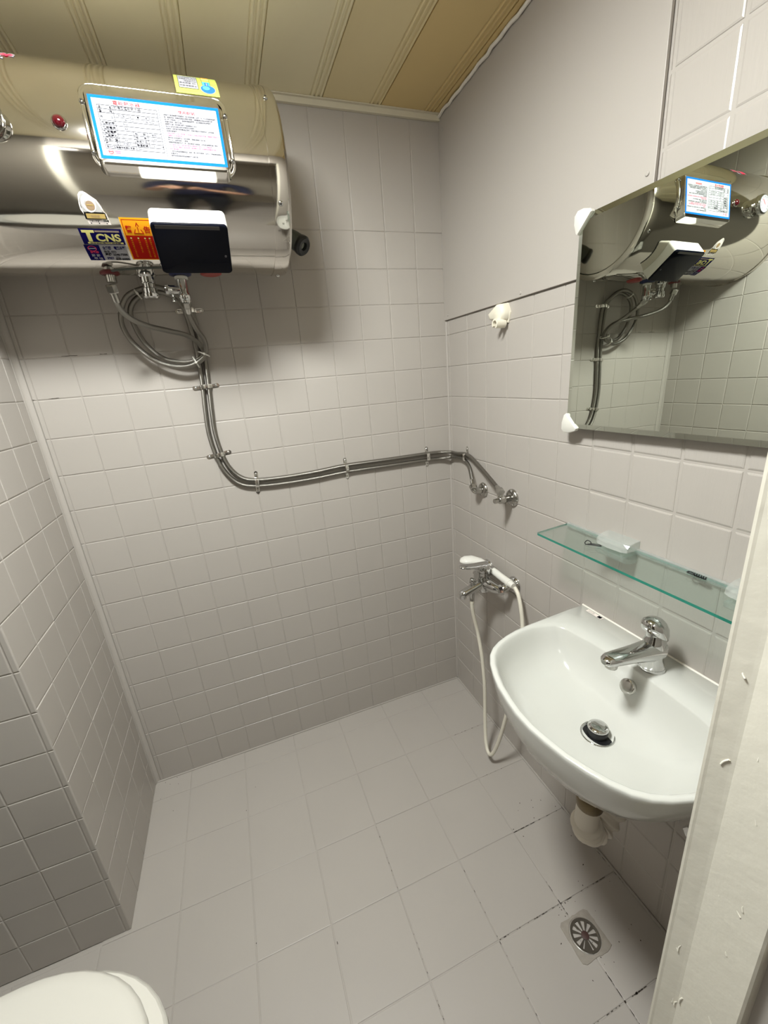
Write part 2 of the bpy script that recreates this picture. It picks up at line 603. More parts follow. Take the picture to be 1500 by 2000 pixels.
fp = [(-0.3785, -1.2520), (-0.3779, -1.2545), (-0.3765, -1.2570), (-0.3704, -1.2735), (-0.3692, -1.2775), (-0.3655, -1.3360), (-0.3635, -1.3385),
      (-0.3500, -1.3400), (-0.3480, -1.3440), (-0.3500, -1.4050), (-0.3450, -1.4100), (-0.2700, -1.4100), (-0.2700, -1.3720), (-0.3400, -1.3720), (-0.3400, -1.2520)]
mb = MB()
ys = [0, 2.06]
mb.prism([(x, y, 0.0) for x, y in fp], (0, 0, 2.06))
frame = struct(obj('trim_6', mb, FRAME), 'white painted door frame with old drips')
mb = MB()
mb.box((-0.3520, -1.3560, 0.812), (0.0050, 0.030, 0.1), bev=0.001)
obj('hinge_plate', mb, FRAME, frame)
random.seed(11)
for k in range(26):       # hardened paint drips on the frame
    z = random.uniform(0.35, 1.35)
    t = random.choice([(-0.3722, -1.264), (-0.3695, -1.275), (-0.3665, -1.29), (-0.3660, -1.31)])
    mb = MB()
    c = Vector((t[0], t[1] + random.uniform(-0.006, 0.006), z))
    d = Vector((0.001, random.uniform(-1, 1) * 0.004, random.uniform(0.003, 0.009)))
    mb.tube([c - d, c + Vector((-0.0004, 0.001, 0)), c + d], 0.0011, 6, sub=3)
    obj('paint_drip', mb, FRAME, frame)
mb = MB()
mb.prism([(2 * (-0.7775) - x, y, 0.0) for x, y in fp], (0, 0, 2.06))
struct(obj('trim_7', mb, FRAME), 'white painted door frame, left jamb')

# ------------------------------------------------------------------ lamps
t = thing('ceiling_light', 'round white ceiling lamp glowing above the toilet side of the room', 'ceiling light', (-0.90, -0.90, H))
mb = MB()
mb.lathe([(0.002, 0.012), (0.138, 0.012), (0.140, 0.024), (0.146, 0.026), (0.152, 0.024), (0.152, 0.0)], (-0.90, -0.90, H), (0, 0, -1), 32, cap=False)
obj('lamp_base', mb, PLAST, t)
mb = MB()
mb.lathe([(0.134, 0.014), (0.134, 0.026), (0.126, 0.032), (0.098, 0.036), (0.060, 0.038), (0.002, 0.039)], (-0.90, -0.90, H), (0, 0, -1), 32)
obj('diffuser', mb, LAMPM, t)
t = thing('ceiling_light', 'square hall ceiling lamp behind the doorway', 'ceiling light', (-1.5, -2.1, H + 0.012))
mb = MB()
mb.box((-1.5, -2.1, H + 0.002), (0.46, 0.46, 0.02), bev=0.004)
obj('lamp_base', mb, PLAST, t)
mb = MB()
mb.box((-1.5, -2.1, H - 0.018), (0.42, 0.42, 0.02), bev=0.004)
obj('diffuser', mb, HALLM, t)

# ------------------------------------------------------------------ flat print helper
FONT_CACHE = {}


def text_mesh(s, size, bold=0.0):
    fine = 4 if size > 0.007 else 1
    k = (s, bold, fine)
    if k not in FONT_CACHE:
        c = bpy.data.curves.new('t', 'FONT')
        c.body = s
        c.resolution_u = fine
        c.offset = bold
        o = bpy.data.objects.new('t', c)
        COL.objects.link(o)
        bpy.context.view_layer.update()
        m = bpy.data.meshes.new_from_object(o.evaluated_get(bpy.context.evaluated_depsgraph_get()))
        vs = [v.co.copy() for v in m.vertices]
        fs = [list(p.vertices) for p in m.polygons]
        bpy.data.objects.remove(o)
        bpy.data.curves.remove(c)
        bpy.data.meshes.remove(m)
        FONT_CACHE[k] = (vs, fs)
    vs, fs = FONT_CACHE[k]
    return [(v.x * size, v.y * size) for v in vs], fs


class Print:
    """flat printing: coloured shapes and letters in (u, v) metres, then laid on a surface by fn(u, v, lift)"""

    def __init__(s):
        s.items, s.mats = [], []

    def mi(s, m):
        if m not in s.mats:
            s.mats.append(m)
        return s.mats.index(m)

    def rect(s, u0, v0, u1, v1, m, lay=0):
        n = max(1, int(abs(v1 - v0) / 0.006))
        vs, fs = [], []
        for k in range(n + 1):
            v = v0 + (v1 - v0) * k / n
            vs += [(u0, v), (u1, v)]
            if k:
                fs.append((2 * k - 2, 2 * k - 1, 2 * k + 1, 2 * k))
        s.items.append((vs, fs, s.mi(m), lay))

    def poly(s, pts, m, lay=0):
        s.items.append((list(pts), [list(range(len(pts)))], s.mi(m), lay))

    def disc(s, u, v, r, m, lay=0, ry=None, n=20):
        s.poly([(u + r * math.cos(2 * PI * k / n), v + (ry or r) * math.sin(2 * PI * k / n)) for k in range(n)], m, lay)

    def text(s, t, u, v, size, m, lay=2, width=None, bold=0.0, slant=0.0):
        vs, fs = text_mesh(t, size, bold)
        if not vs:
            return
        x0 = min(p[0] for p in vs)
        x1 = max(p[0] for p in vs)
        k = width / (x1 - x0) if width else 1
        s.items.append(([(u + (p[0] - x0) * k + p[1] * slant, v + p[1]) for p in vs], fs, s.mi(m), lay))

    def frame(s, u0, v0, u1, v1, th, m, lay=1):
        s.rect(u0, v0, u1, v0 + th, m, lay)
        s.rect(u0, v1 - th, u1, v1, m, lay)
        s.rect(u0, v0, u0 + th, v1, m, lay)
        s.rect(u1 - th, v0, u1, v1, m, lay)

    def build(s, name, fn, parent, label=None):
        mb = MB()
        for vs, fs, mi, lay in s.items:
            mb.add([fn(u, v, 0.0004 + lay * 0.00022) for u, v in vs], fs, mi)
        o = obj(name, mb, s.mats, parent)
        if label:
            o['label'] = label
        return o

# ------------------------------------------------------------------ water heater
Y0, Z0, RR = -0.197, 1.9024, 0.188
XE, XL0 = -0.628, -1.325
heater = thing('water_heater', 'long polished steel water heater hung under the ceiling on the back wall', 'water heater', (-0.97, 0.0, 1.9024))


def cylp(x, ang, r):
    a = math.radians(ang)
    return Vector((x, Y0 - r * math.cos(a), Z0 + r * math.sin(a)))


def wrap(x0, ang0, r=RR):
    """flat print at x0 / angle ang0 rolled onto the tank"""
    return lambda u, v, lift: cylp(x0 + u, ang0 + math.degrees(v / r), r + lift)


mb = MB()
mb.lathe([(RR, 0), (RR, XE - XL0)], (XL0, Y0, Z0), (1, 0, 0), 96, cap=False)
obj('tank_shell', mb, STEEL, heater)
mb = MB()
pr = [(RR - 0.002, -0.004), (RR + 0.0022, -0.004), (RR + 0.0022, 0.022), (RR + 0.0005, 0.031), (RR - 0.006, 0.037), (RR - 0.016, 0.0385), (RR - 0.02, 0.036), (0.10, 0.040), (0.001, 0.042)]
mb.lathe(pr, (XE, Y0, Z0), (1, 0, 0), 96)
capr = weld(obj('end_cap', mb, STEEL, heater), angle=35)
mb = MB()
mb.lathe([(r, h) for r, h in pr], (XL0, Y0, Z0), (-1, 0, 0), 96)
weld(obj('end_cap', mb, STEEL, heater), angle=35)


def screw(parent, p, n, r=0.006, m=CHROME):
    mb = MB()
    mb.lathe([(r, 0), (r, r * 0.25), (r * 0.8, r * 0.55), (r * 0.35, r * 0.72), (0.0003, r * 0.72)], p, n, 14, 0)
    for a in (0.6, 0.6 + PI / 2):
        q = Vector(n).normalized().to_track_quat('Z', 'Y').to_matrix()
        mb.box(Vector(p) + Vector(n).normalized() * r * 0.72, (r * 0.9, r * 0.22, r * 0.12), q @ Matrix.Rotation(a, 3, 'Z'), 1)
    return obj('screw', mb, [m, BLACK], parent)


for a in (36, -27, 100, 150, 205, 262):
    screw(capr, cylp(XE + 0.012, a, RR + 0.0022), (0, -math.cos(math.radians(a)), math.sin(math.radians(a))), 0.0055)

# gauge, lamp
mb = MB()
g0 = cylp(-1.122, 4.5, RR)
gn = Vector((0, -math.cos(math.radians(4.5)), math.sin(math.radians(4.5))))
mb.lathe([(0.030, 0), (0.030, 0.012), (0.033, 0.014), (0.033, 0.026), (0.031, 0.029), (0.027, 0.029)], g0 - gn * 0.002, gn, 32)
ga = obj('thermometer_gauge', mb, CHROME, heater)
P = Print()
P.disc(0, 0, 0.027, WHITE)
for k in range(11):
    a = math.radians(225 - 27 * k)
    c, s_ = math.cos(a), math.sin(a)
    P.poly([(c * 0.019 - s_ * 0.0006, s_ * 0.019 + c * 0.0006), (c * 0.024 - s_ * 0.0006, s_ * 0.024 + c * 0.0006), (c * 0.024 + s_ * 0.0006, s_ * 0.024 - c * 0.0006), (c * 0.019 + s_ * 0.0006, s_ * 0.019 - c * 0.0006)], INK, 1)
P.poly([(-0.004, -0.003), (0.012, 0.013), (0.010, 0.014), (-0.005, -0.002)], RED, 2)
gt = Vector((0, math.sin(math.radians(4.5)), math.cos(math.radians(4.5))))
P.build('dial', lambda u, v, l: g0 + gn * (0.0272 + l) + Vector((1, 0, 0)) * u + gt * v, ga)
mb = MB()
l0 = cylp(-1.008, 5.7, RR)
ln = Vector((0, -math.cos(math.radians(5.7)), math.sin(math.radians(5.7))))
mb.lathe([(0.0125, 0), (0.0125, 0.002), (0.0105, 0.0032)], l0 - ln * 0.0005, ln, 24, 0)
mb.lathe([(0.0102, 0.0025), (0.0095, 0.0055), (0.006, 0.0085), (0.0003, 0.0095)], l0, ln, 24, 1)
obj('indicator_lamp', mb, [CHROME, LED], heater)

# embossed name plate: rolled flange, raised flat field, printed label
TH = 7.0
ta = math.radians(TH)
PN = Vector((0, -math.cos(ta), math.sin(ta)))
PT = Vector((0, math.sin(ta), math.cos(ta)))
PC = Vector((0, Y0, Z0))


def rrect(u0, v0, u1, v1, r, n=6):
    out = []
    for cx, cy, a0 in ((u1 - r, v0 + r, -90), (u1 - r, v1 - r, 0), (u0 + r, v1 - r, 90), (u0 + r, v0 + r, 180)):
        for k in range(n + 1):
            a = math.radians(a0 + 90 * k / n)
            out.append((cx + r * math.cos(a), cy + r * math.sin(a)))
    return out


def dens(pts, n):
    """same number of points per side all round"""
    L = [(Vector(pts[(i + 1) % len(pts)]) - Vector(pts[i])).length for i in range(len(pts))]
    out = []
    for i, p in enumerate(pts):
        q = pts[(i + 1) % len(pts)]
        m = n if L[i] > 0.03 else 1
        for k in range(m):
            out.append((p[0] + (q[0] - p[0]) * k / m, p[1] + (q[1] - p[1]) * k / m))
    return out


vo0, vo1 = math.radians(-15.5 - TH) * RR, math.radians(29.8 - TH) * RR


def ring(du, dv0, dv1, r, fn):
    return [fn(u, v) for u, v in dens(rrect(-0.9675 + du, vo0 + dv0, -0.7035 - du, vo1 - dv1, r), 10)]


onc = lambda h: (lambda u, v: cylp(u, TH + math.degrees(v / RR), RR + h))
flat = lambda h: (lambda u, v: PC + Vector((u, 0, 0)) + PN * (RR + h) + PT * v)
mb = MB()
mb.loft([ring(0, 0, 0, 0.024, onc(-0.001)), ring(0, 0, 0, 0.024, onc(0.0018)), ring(0.0015, 0.0015, 0.0015, 0.023, onc(0.003)),
         ring(0.0025, 0.0025, 0.0025, 0.022, onc(0.0022)), ring(0.0075, 0.010, 0.010, 0.017, onc(0.0022)), ring(0.0085, 0.0115, 0.0115, 0.016, onc(0.0028))], cap=False)
weld(obj('plate_flange', mb, STEELP, heater), angle=40)
bu0, bu1, bv0, bv1 = -0.9575, -0.7165, -0.0790, 0.0500


def bring(i, iv0, iv1, r, fn):
    return [fn(u, v) for u, v in dens(rrect(bu0 + i, bv0 + iv0, bu1 - i, bv1 - iv1, r), 10)]


mb = MB()
rg = [bring(-0.001, -0.003, -0.010, 0.013, onc(0.0018)), bring(0.0005, -0.0005, -0.008, 0.012, onc(0.006)), bring(0.002, 0.004, 0.0, 0.010, flat(0.0125)), bring(0.0045, 0.008, 0.0055, 0.008, flat(0.0140))]
mb.loft(rg, cap=False)
mb.add(rg[-1], [list(range(len(rg[-1])))])
plate = weld(obj('name_plate', mb, STEELP, heater), angle=25)
mb = MB()
mb.box((-0.837, 0, 0), (0.206, 0.0105, 0.004), None, bev=0.0015)
for i, v in enumerate(mb.v):
    mb.v[i] = cylp(v.x, 26.6 + math.degrees(v.y / RR), RR + 0.003 + v.z)
obj('flange_rib', mb, STEELP, heater)
mb = MB()
mb.box((-0.837, 0, 0), (0.21, 0.0085, 0.004), None, bev=0.0015)
for i, v in enumerate(mb.v):
    mb.v[i] = cylp(v.x, -14.0 + math.degrees(v.y / RR), RR + 0.003 + v.z)
obj('flange_rib', mb, STEELP, heater)
for x, a in ((-0.9635, 17.5), (-0.963, -7.5), (-0.7085, 18.0), (-0.7085, -6.5)):
    screw(heater, cylp(x, a, RR + 0.002), (0, -math.cos(math.radians(a)), math.sin(math.radians(a))), 0.0048)

P = Print()
LW, LH = 0.2290, 0.1040
P.rect(0, 0, LW, LH, BLUE)
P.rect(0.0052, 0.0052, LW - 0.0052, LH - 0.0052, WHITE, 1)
P.text('電能熱水器', 0.040, 0.0905, 0.0078, RED, 3, width=0.046)
x0, x1, y0, y1 = 0.0125, 0.1135, 0.0205, 0.0885
rowsy = [0.0885, 0.0822, 0.0760, 0.0635, 0.0560, 0.0485, 0.0420, 0.0358, 0.0296, 0.0233, 0.0170]
th = 0.0007
for y in rowsy:
    P.rect(x0, y - th / 2, x1, y + th / 2, INK, 2)
P.rect(x0 + 0.0255, 0.0696, x1, 0.0702, INK, 2)
for x, a, b in ((x0, 0.0170, 0.0885), (x1, 0.0170, 0.0885), (x0 + 0.0255, 0.0233, 0.0885), (x0 + 0.0525, 0.0170, 0.0485), (x0 + 0.0765, 0.0233, 0.0485)):
    P.rect(x - th / 2, a, x + th / 2, b, INK, 2)
for k, s_ in enumerate(('品　　　名', '型　　　號', '', '額定功率', '額定電流', '額定電壓', '額定壓力', '防水等級', '種　　　類')):
    if s_:
        P.text(s_, x0 + 0.002, rowsy[k] - 0.0053 - (0.0008 if k in (3, 4) else 0), 0.0046, INK, 3, width=0.0215, bold=0.025)
P.text('容　　　量', x0 + 0.002, 0.0675, 0.0046, INK, 3, width=0.0215)
P.text('貯備型電能熱水器', x0 + 0.0275, 0.0834, 0.0058, INK, 3, width=0.0455)
P.text('● 直掛型', x0 + 0.0285, 0.0775, 0.0042, GREYP, 3)
P.text('○ 8加侖(30kg)　　● 12加侖(45kg)', x0 + 0.0275, 0.0715, 0.0040, INK, 3, width=0.066)
P.text('○ 15加侖(57kg)　○ 20加侖(76kg)', x0 + 0.0275, 0.0650, 0.0040, INK, 3, width=0.066)
P.text('4kw', x0 + 0.0375, 0.0578, 0.0050, INK, 3)
P.text('18A', x0 + 0.0375, 0.0502, 0.0050, INK, 3)
P.text('220V', x0 + 0.0325, 0.0434, 0.0046, INK, 3)
P.text('10kg/cm²', x0 + 0.0285, 0.0372, 0.0038, INK, 3)
P.text('IPX1', x0 + 0.0345, 0.0311, 0.0044, INK, 3)
P.text('貯壓式', x0 + 0.0310, 0.0246, 0.0048, INK, 3)
P.text('相　　數', x0 + 0.0545, 0.0434, 0.0044, INK, 3, width=0.019, bold=0.01)
P.text('頻　　率', x0 + 0.0545, 0.0372, 0.0044, INK, 3, width=0.019, bold=0.01)
P.text('最高水溫', x0 + 0.0545, 0.0311, 0.0044, INK, 3, width=0.019, bold=0.01)
P.text('製造號碼', x0 + 0.0545, 0.0246, 0.0046, INK, 3, width=0.019, bold=0.02)
P.text('單相', x0 + 0.0835, 0.0434, 0.0046, INK, 3)
P.text('60Hz', x0 + 0.0825, 0.0372, 0.0044, INK, 3)
P.text('70℃', x0 + 0.0840, 0.0311, 0.0048, INK, 3)
P.text('203 1050081', x0 + 0.0785, 0.0246, 0.0048, INK, 3, width=0.024)
P.text('電功技術檢驗合格標識字第', x0 + 0.002, 0.0184, 0.0040, INK, 3, width=0.047, bold=0.015)
P.text('1.886 Ps/h', x0 + 0.0545, 0.0184, 0.0040, INK, 3)
P.disc(0.0195, 0.0117, 0.0042, RED, 2)
P.disc(0.0195, 0.0117, 0.0032, WHITE, 3)
P.rect(0.0160, 0.0110, 0.0230, 0.0124, RED, 4)
P.rect(0.0262, 0.0124, 0.0360, 0.0138, PINK, 2)
P.rect(0.0275, 0.0096, 0.0355, 0.0110, PINK, 2)
P.rect(0.1173, 0.009, 0.1179, 0.0960, INK, 2)
P.text('使用說明', 0.152, 0.0870, 0.0062, RED, 3, width=0.030)
LN = [('1.', '本電熱水器須裝置於牢固牆面，進水管須加裝止回閥，冷、熱水管須用保溫材', 0), ('', '質，電源線須使用專用迴路及漏電斷路器，並確實接妥地線以免發生意外。', 0), ('', '進水壓力勿超過三公斤，過高時請裝減壓閥，並定期檢查安全閥動作。', 0), ('', '安裝完成後，請先注滿水。', 0),
      ('2.', '本電熱水器使用前請先開熱水龍頭確認水流出。', 0), ('3.', '設定水溫不宜過高以節約用電並延長壽命。', 0), ('4.', '長期不使用時請先關閉電源總開關，再將內膽的水排放乾淨，以免發臭。', 0), ('', '並請定期保養。', 0),
      ('5.', '自動安全閥滴水為正常現象，切勿將出口堵塞以免發生危險，請接管引至排水孔', 1), ('', '內避免滴水弄濕地面。', 1), ('6.', '請勿自行拆修本產品，如有故障，請通知專業技術人員。', 0), ('7.', '熱水出口溫度高請小心燙傷。', 0),
      ('8.', '若電源線破損時不可使用，須由專業人員更換，以免發生觸電危險之情形。', 0), ('9.', '停水後再使用前，須先將空氣排出確認有水流出，方可送電加熱。', 1), ('10', '每六個月至少檢查一次安全閥，保持動作正常，並請依說明書指示操作。', 1), ('', '勿任意調整。', 1),
      ('11', '使用中如有異常聲響或溫度過高，請立即切斷電源，並停止使用後通知服務站。', 0), ('', '以策安全。', 0), ('12', '本產品保固期限依保證書所載日期計算。', 0)]
for k, (a, b, c) in enumerate(LN):
    y = 0.0815 - k * 0.00385
    if a:
        P.text(a, 0.1195, y, 0.0030, INK, 3)
    P.text(b, 0.1250, y, 0.0031, PINK if c else INK, 3, width=min(0.0965, 0.0030 * len(b) * 0.93), bold=0.012)
P.build('name_plate_label', lambda u, v, l: PC + Vector((-0.9505 + u, 0, 0)) + PN * (RR + 0.0140 + l) + PT * (-0.0660 + v), plate, 'white blue-edged instruction label')

# lime energy sticker above the plate
P = Print()
w_, h_ = 0.083, math.radians(29) * RR
P.rect(0, 0, w_, h_, LIME)
P.rect(0.007, 0.016, 0.0445, 0.080, INK, 1)
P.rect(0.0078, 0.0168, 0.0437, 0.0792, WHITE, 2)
P.rect(0.0185, 0.042, 0.0188, 0.078, INK, 3)
for k, (s_, y) in enumerate((('能源效率', 0.070), ('每日', 0.060), ('45公升', 0.050), ('標準值12345', 0.0405), ('產品容量 45L', 0.032), ('依能源管理法', 0.0215))):
    P.text(s_, 0.0195 if k < 4 else 0.0092, y, 0.0062, INK, 3, width=0.0225 if k < 4 else 0.032)
P.text('24H', 0.0092, 0.052, 0.0072, INK, 3, bold=0.02)
P.text('等級', 0.0092, 0.064, 0.0052, INK, 3)
P.text('電能熱水器標示', 0.0115, 0.0072, 0.0055, BROWNP, 2, width=0.030)
P.rect(0.0530, 0.030, 0.0690, 0.0935, INK, 1)
P.rect(0.0536, 0.030, 0.0684, 0.050, TEALP, 2)
P.rect(0.0536, 0.050, 0.0684, 0.064, LIME, 2)
P.rect(0.0536, 0.064, 0.0684, 0.077, YELLOW, 2)
P.rect(0.0536, 0.077, 0.0684, 0.0930, ORANGE, 2)
P.disc(0.0625, 0.020, 0.0150, WHITE, 2)
P.disc(0.0625, 0.020, 0.0138, BRIGHTB, 3)
P.disc(0.0595, 0.023, 0.0070, TEALP, 4)
P.rect(0.0575, 0.028, 0.0650, 0.046, BRIGHTB, 3)
P.rect(0.0608, 0.033, 0.0628, 0.044, WHITE, 4)
P.text('節能', 0.0700, 0.038, 0.0058, BROWNP, 2)
P.build('energy_sticker', wrap(-0.793, 32.0), heater, 'lime energy sticker with a thermometer')

# badge sticker
P = Print()
mm = math.radians(1) * RR
ol = [(-0.0015, 0.0515), (0.003, 0.0565), (0.009, 0.0575), (0.014, 0.055), (0.021, 0.0495), (0.0285, 0.044), (0.033, 0.034), (0.0355, 0.025), (0.0385, 0.021), (0.041, 0.001), (0.001, 0.001), (-0.003, 0.021), (-0.0055, 0.027), (-0.005, 0.036)]
P.poly(ol, STICKW)
P.poly([(0.001, 0.050), (0.005, 0.0540), (0.012, 0.0515), (0.0265, 0.0420), (0.0310, 0.030), (0.0325, 0.0235), (-0.002, 0.0235), (-0.002, 0.036)], GREYP, 1)
P.disc(0.0125, 0.0375, 0.0125, STICKW, 2, 0.0150)
P.disc(0.0142, 0.0345, 0.0080, BROWNP, 3)
P.rect(0.0085, 0.0345, 0.0200, 0.0362, GOLD, 4)
P.rect(-0.002, 0.0105, 0.0365, 0.0225, INK, 2)
P.rect(0.0012, 0.0122, 0.0350, 0.0208, GOLD, 3)
P.text('保證書', 0.009, 0.0142, 0.0050, BROWNP, 4, width=0.016)
P.text('中華民國電熱水器協會', 0.0035, 0.0062, 0.0036, INK, 3, width=0.035, bold=0.02)
for x in (0.0055, 0.020, 0.034):
    P.disc(x, 0.0035, 0.0012, INK, 3, n=8)
P.build('badge_sticker', wrap(-1.0115, -43.2), heater, 'pale badge sticker with a gold panel')

# navy sticker reading T CNS
P = Print()
hh = 10.3 * mm
P.rect(0, 0, 0.079, hh, NAVY)
P.rect(0.029, hh * 0.80, 0.0745, hh * 0.91, BROWNP, 1)
P.text('經濟部標準檢驗局認可登錄', 0.030, hh * 0.825, 0.0031, GREYP, 2, width=0.043)
P.rect(0.0045, hh * 0.76, 0.0275, hh * 0.92, YELLOW, 1)
P.rect(0.0115, hh * 0.20, 0.0190, hh * 0.80, YELLOW, 1)
P.text('CNS', 0.0275, hh * 0.25, 0.0215, YELLOW, 2, width=0.046, bold=0.035)
P.rect(0.0085, hh * 0.055, 0.0755, hh * 0.17, YELLOW, 1)
P.text('正字標記電熱水器檢驗', 0.0125, hh * 0.075, 0.0034, NAVY, 2, width=0.058, bold=0.02)
P.build('standard_sticker', wrap(-1.0355, -55.8), heater, 'navy sticker reading T CNS')

# service phone sticker
P = Print()
hh = 13.0 * mm
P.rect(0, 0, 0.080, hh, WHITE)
P.rect(0, 0, 0.0285, hh, NAVY, 1)
P.disc(0.0135, hh * 0.80, 0.0085, PINK, 2, 0.0068)
P.disc(0.0135, hh * 0.80, 0.0072, NAVY, 3, 0.0055)
P.rect(0.0065, hh * 0.785, 0.0205, hh * 0.84, WHITE, 4)
P.text('全鑫牌', 0.0065, hh * 0.52, 0.0066, PINK, 2, width=0.0165, bold=0.02)
P.text('服 務', 0.0065, hh * 0.29, 0.0078, WHITE, 2, width=0.017, bold=0.03)
P.text('專 線', 0.0085, hh * 0.07, 0.0078, WHITE, 2, width=0.017, bold=0.03)
P.text('全鑫牌　電熱水器', 0.0335, hh * 0.765, 0.0086, NAVY, 2, width=0.044, bold=0.03)
P.text('台北 (02)', 0.0335, hh * 0.55, 0.0078, INK, 2, width=0.0235, bold=0.02)
P.text('基隆 2246-7300', 0.0335, hh * 0.36, 0.0080, INK, 2, width=0.044, bold=0.035)
P.text('(03)', 0.0520, hh * 0.205, 0.0058, INK, 2, bold=0.02)
P.text('桃園', 0.0345, hh * 0.10, 0.0078, NAVY, 2, width=0.0125, bold=0.035)
P.text('409-6000', 0.0500, hh * 0.04, 0.0084, INK, 2, width=0.028, bold=0.035)
P.build('service_sticker', wrap(-1.0380, -69.2), heater, 'navy and white telephone sticker')

# warning sticker
P = Print()
hh = 30.0 * mm
P.rect(0, 0, 0.0700, hh, YELLOW)
P.rect(0.0004, 0.0004, 0.0696, hh, ORANGE, 0.5)
P.rect(0.003, 0.003, 0.0670, hh * 0.63, DRED, 1)
P.frame(0.003, hh * 0.63, 0.0670, hh * 0.965, 0.0012, DRED, 1)
P.text('警', 0.0065, hh * 0.715, 0.0150, DRED, 2, width=0.0125, bold=0.02)
P.text('告', 0.0415, hh * 0.715, 0.0150, DRED, 2, width=0.0125, bold=0.02)
tri = [(0.0205, hh * 0.68), (0.0405, hh * 0.68), (0.0305, hh * 0.92)]
P.poly(tri, DRED, 2)
P.poly([(0.0232, hh * 0.70), (0.0378, hh * 0.70), (0.0305, hh * 0.88)], ORANGE, 3)
P.rect(0.0298, hh * 0.745, 0.0312, hh * 0.83, DRED, 4)
P.disc(0.0305, hh * 0.722, 0.0010, DRED, 4, n=8)
for i, x in enumerate((0.0105, 0.0245, 0.0375, 0.0465, 0.0580)):
    P.disc(x + 0.0015, hh * 0.585, 0.0018, YELLOW, 2, n=10)
    for k, ch in enumerate('使用前請先注滿水方可送電加熱'[(i * 2) % 4:]):
        if k < 10 - (i == 1) * 3:
            P.text(ch, x, hh * 0.52 - k * 0.0047, 0.0040, ORANGE, 2)
P.build('warning_sticker', wrap(-0.9535, -68.4), heater, 'amber and red warning sticker')

# red handwriting on the upper left of the tank
P = Print()
for ch, u in (('電', -0.060), ('洋', -0.020)):
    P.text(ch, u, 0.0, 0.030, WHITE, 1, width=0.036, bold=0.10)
    P.text(ch, u + 0.002, 0.002, 0.026, PINK, 2, width=0.032, bold=0.02)
P.build('red_lettering', wrap(-1.079, 45.0), heater, 'red outlined characters')

# control box
TB = math.radians(-52.0)
BN = Vector((0, -math.cos(TB), math.sin(TB)))
BT = Vector((0, math.sin(TB), math.cos(TB)))
bxr = lambda i, r, h, dv=0.0: [PC + Vector((u, 0, 0)) + BN * (RR + h) + BT * v for u, v in rrect(-0.8955 + i, -0.0560 + i, -0.7405 - i, 0.0620 - i + dv, r)]
mb = MB()
rg = [bxr(0, 0.010, -0.012), bxr(0, 0.010, 0.026), bxr(0.0015, 0.009, 0.030), bxr(0.004, 0.008, 0.0315)]
mb.loft(rg)
cbox = weld(obj('control_box', mb, PLAST, heater), angle=30)
mb = MB()
rg = [bxr(0.0012, 0.008, 0.029), bxr(0.0008, 0.009, 0.033), bxr(0.0018, 0.009, 0.0345), bxr(0.0035, 0.007, 0.0350)]
mb.loft(rg)
gl = weld(obj('glass_front', mb, BLACKG, cbox), angle=30)
gl['label'] = 'black glass front'
P = Print()
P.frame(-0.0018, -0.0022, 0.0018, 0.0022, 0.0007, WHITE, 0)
P.build('touch_mark', lambda u, v, l: PC + Vector((-0.7525 + u, 0, 0)) + BN * (RR + 0.0350 + l) + BT * (-0.010 + v), gl)
mb = MB()
mb.box(PC + Vector((-0.822, 0, 0)) + BN * (RR + 0.0352) + BT * 0.0545, (0.128, 0.0006, 0.0075), Matrix((Vector((1, 0, 0)), BN, BT)).transposed())
obj('display_strip', mb, mat('grey_display', s2l(58, 56, 54), 0.3), gl)

# pipe stubs under the tank
ZB = Z0 - RR


def hexnut(mb, c, axis, r, h, mi=0):
    mb.lathe([(r * 0.9, 0), (r, h * 0.12), (r, h * 0.88), (r * 0.9, h)], c, axis, 6, mi, False)


mb = MB()
mb.lathe([(0.021, 0.006), (0.021, -0.002), (0.016, -0.004)], (-1.018, -0.2, ZB), (0, 0, 1), 24, 1)
mb.lathe([(0.0115, 0.004), (0.0115, -0.020)], (-1.018, -0.2, ZB), (0, 0, 1), 16, 0)
obj('hot_outlet', mb, [CHROMED, REDRING], heater)
mb = MB()
mb.lathe([(0.026, 0.006), (0.026, -0.004), (0.020, -0.006)], (-0.863, -0.2, ZB), (0, 0, 1), 24, 1)
mb.lathe([(0.0115, 0.004), (0.0115, -0.020)], (-0.863, -0.2, ZB), (0, 0, 1), 16, 0)
obj('cold_inlet', mb, [CHROMED, BLUERING], heater)
mb = MB()
mb.lathe([(0.026, 0.006), (0.026, -0.003), (0.020, -0.005)], (-0.790, -0.2, ZB), (0, 0, 1), 24, 1)
obj('spare_outlet_ring', mb, [CHROMED, mat('brick_red_ring', s2l(150, 62, 58), 0.4)], heater)
mb = MB()
mb.lathe([(0.021, 0.005), (0.021, -0.006), (0.017, -0.010), (0.0165, -0.022), (0.0135, -0.024), (0.0135, -0.033), (0.017, -0.035), (0.0175, -0.046), (0.0195, -0.047), (0.0195, -0.054), (0.016, -0.057)], (-0.94, -0.2, ZB), (0, 0, 1), 24)
weld(obj('relief_valve', mb, CHROME, heater), angle=35)
mb = MB()
pts = [(-1.03 + 0.10 * k / 8, -0.175 + 0.028 * math.sin(PI * k / 8), ZB - 0.0015) for k in range(9)]
mb.tube([(-1.035, -0.2, ZB - 0.001), (-1.00, -0.222, ZB + 0.003), (-0.95, -0.232, ZB + 0.0045), (-0.90, -0.235, ZB + 0.0055)], 0.004, 8)
obj('drain_wire', mb, GREYR, heater)

# wall brackets
for x in (-0.75, -1.2):
    mb = MB()
    mb.box((x, -0.006, Z0), (0.05, 0.012, 0.22), bev=0.002)
    obj('wall_bracket', mb, STEELD, heater)

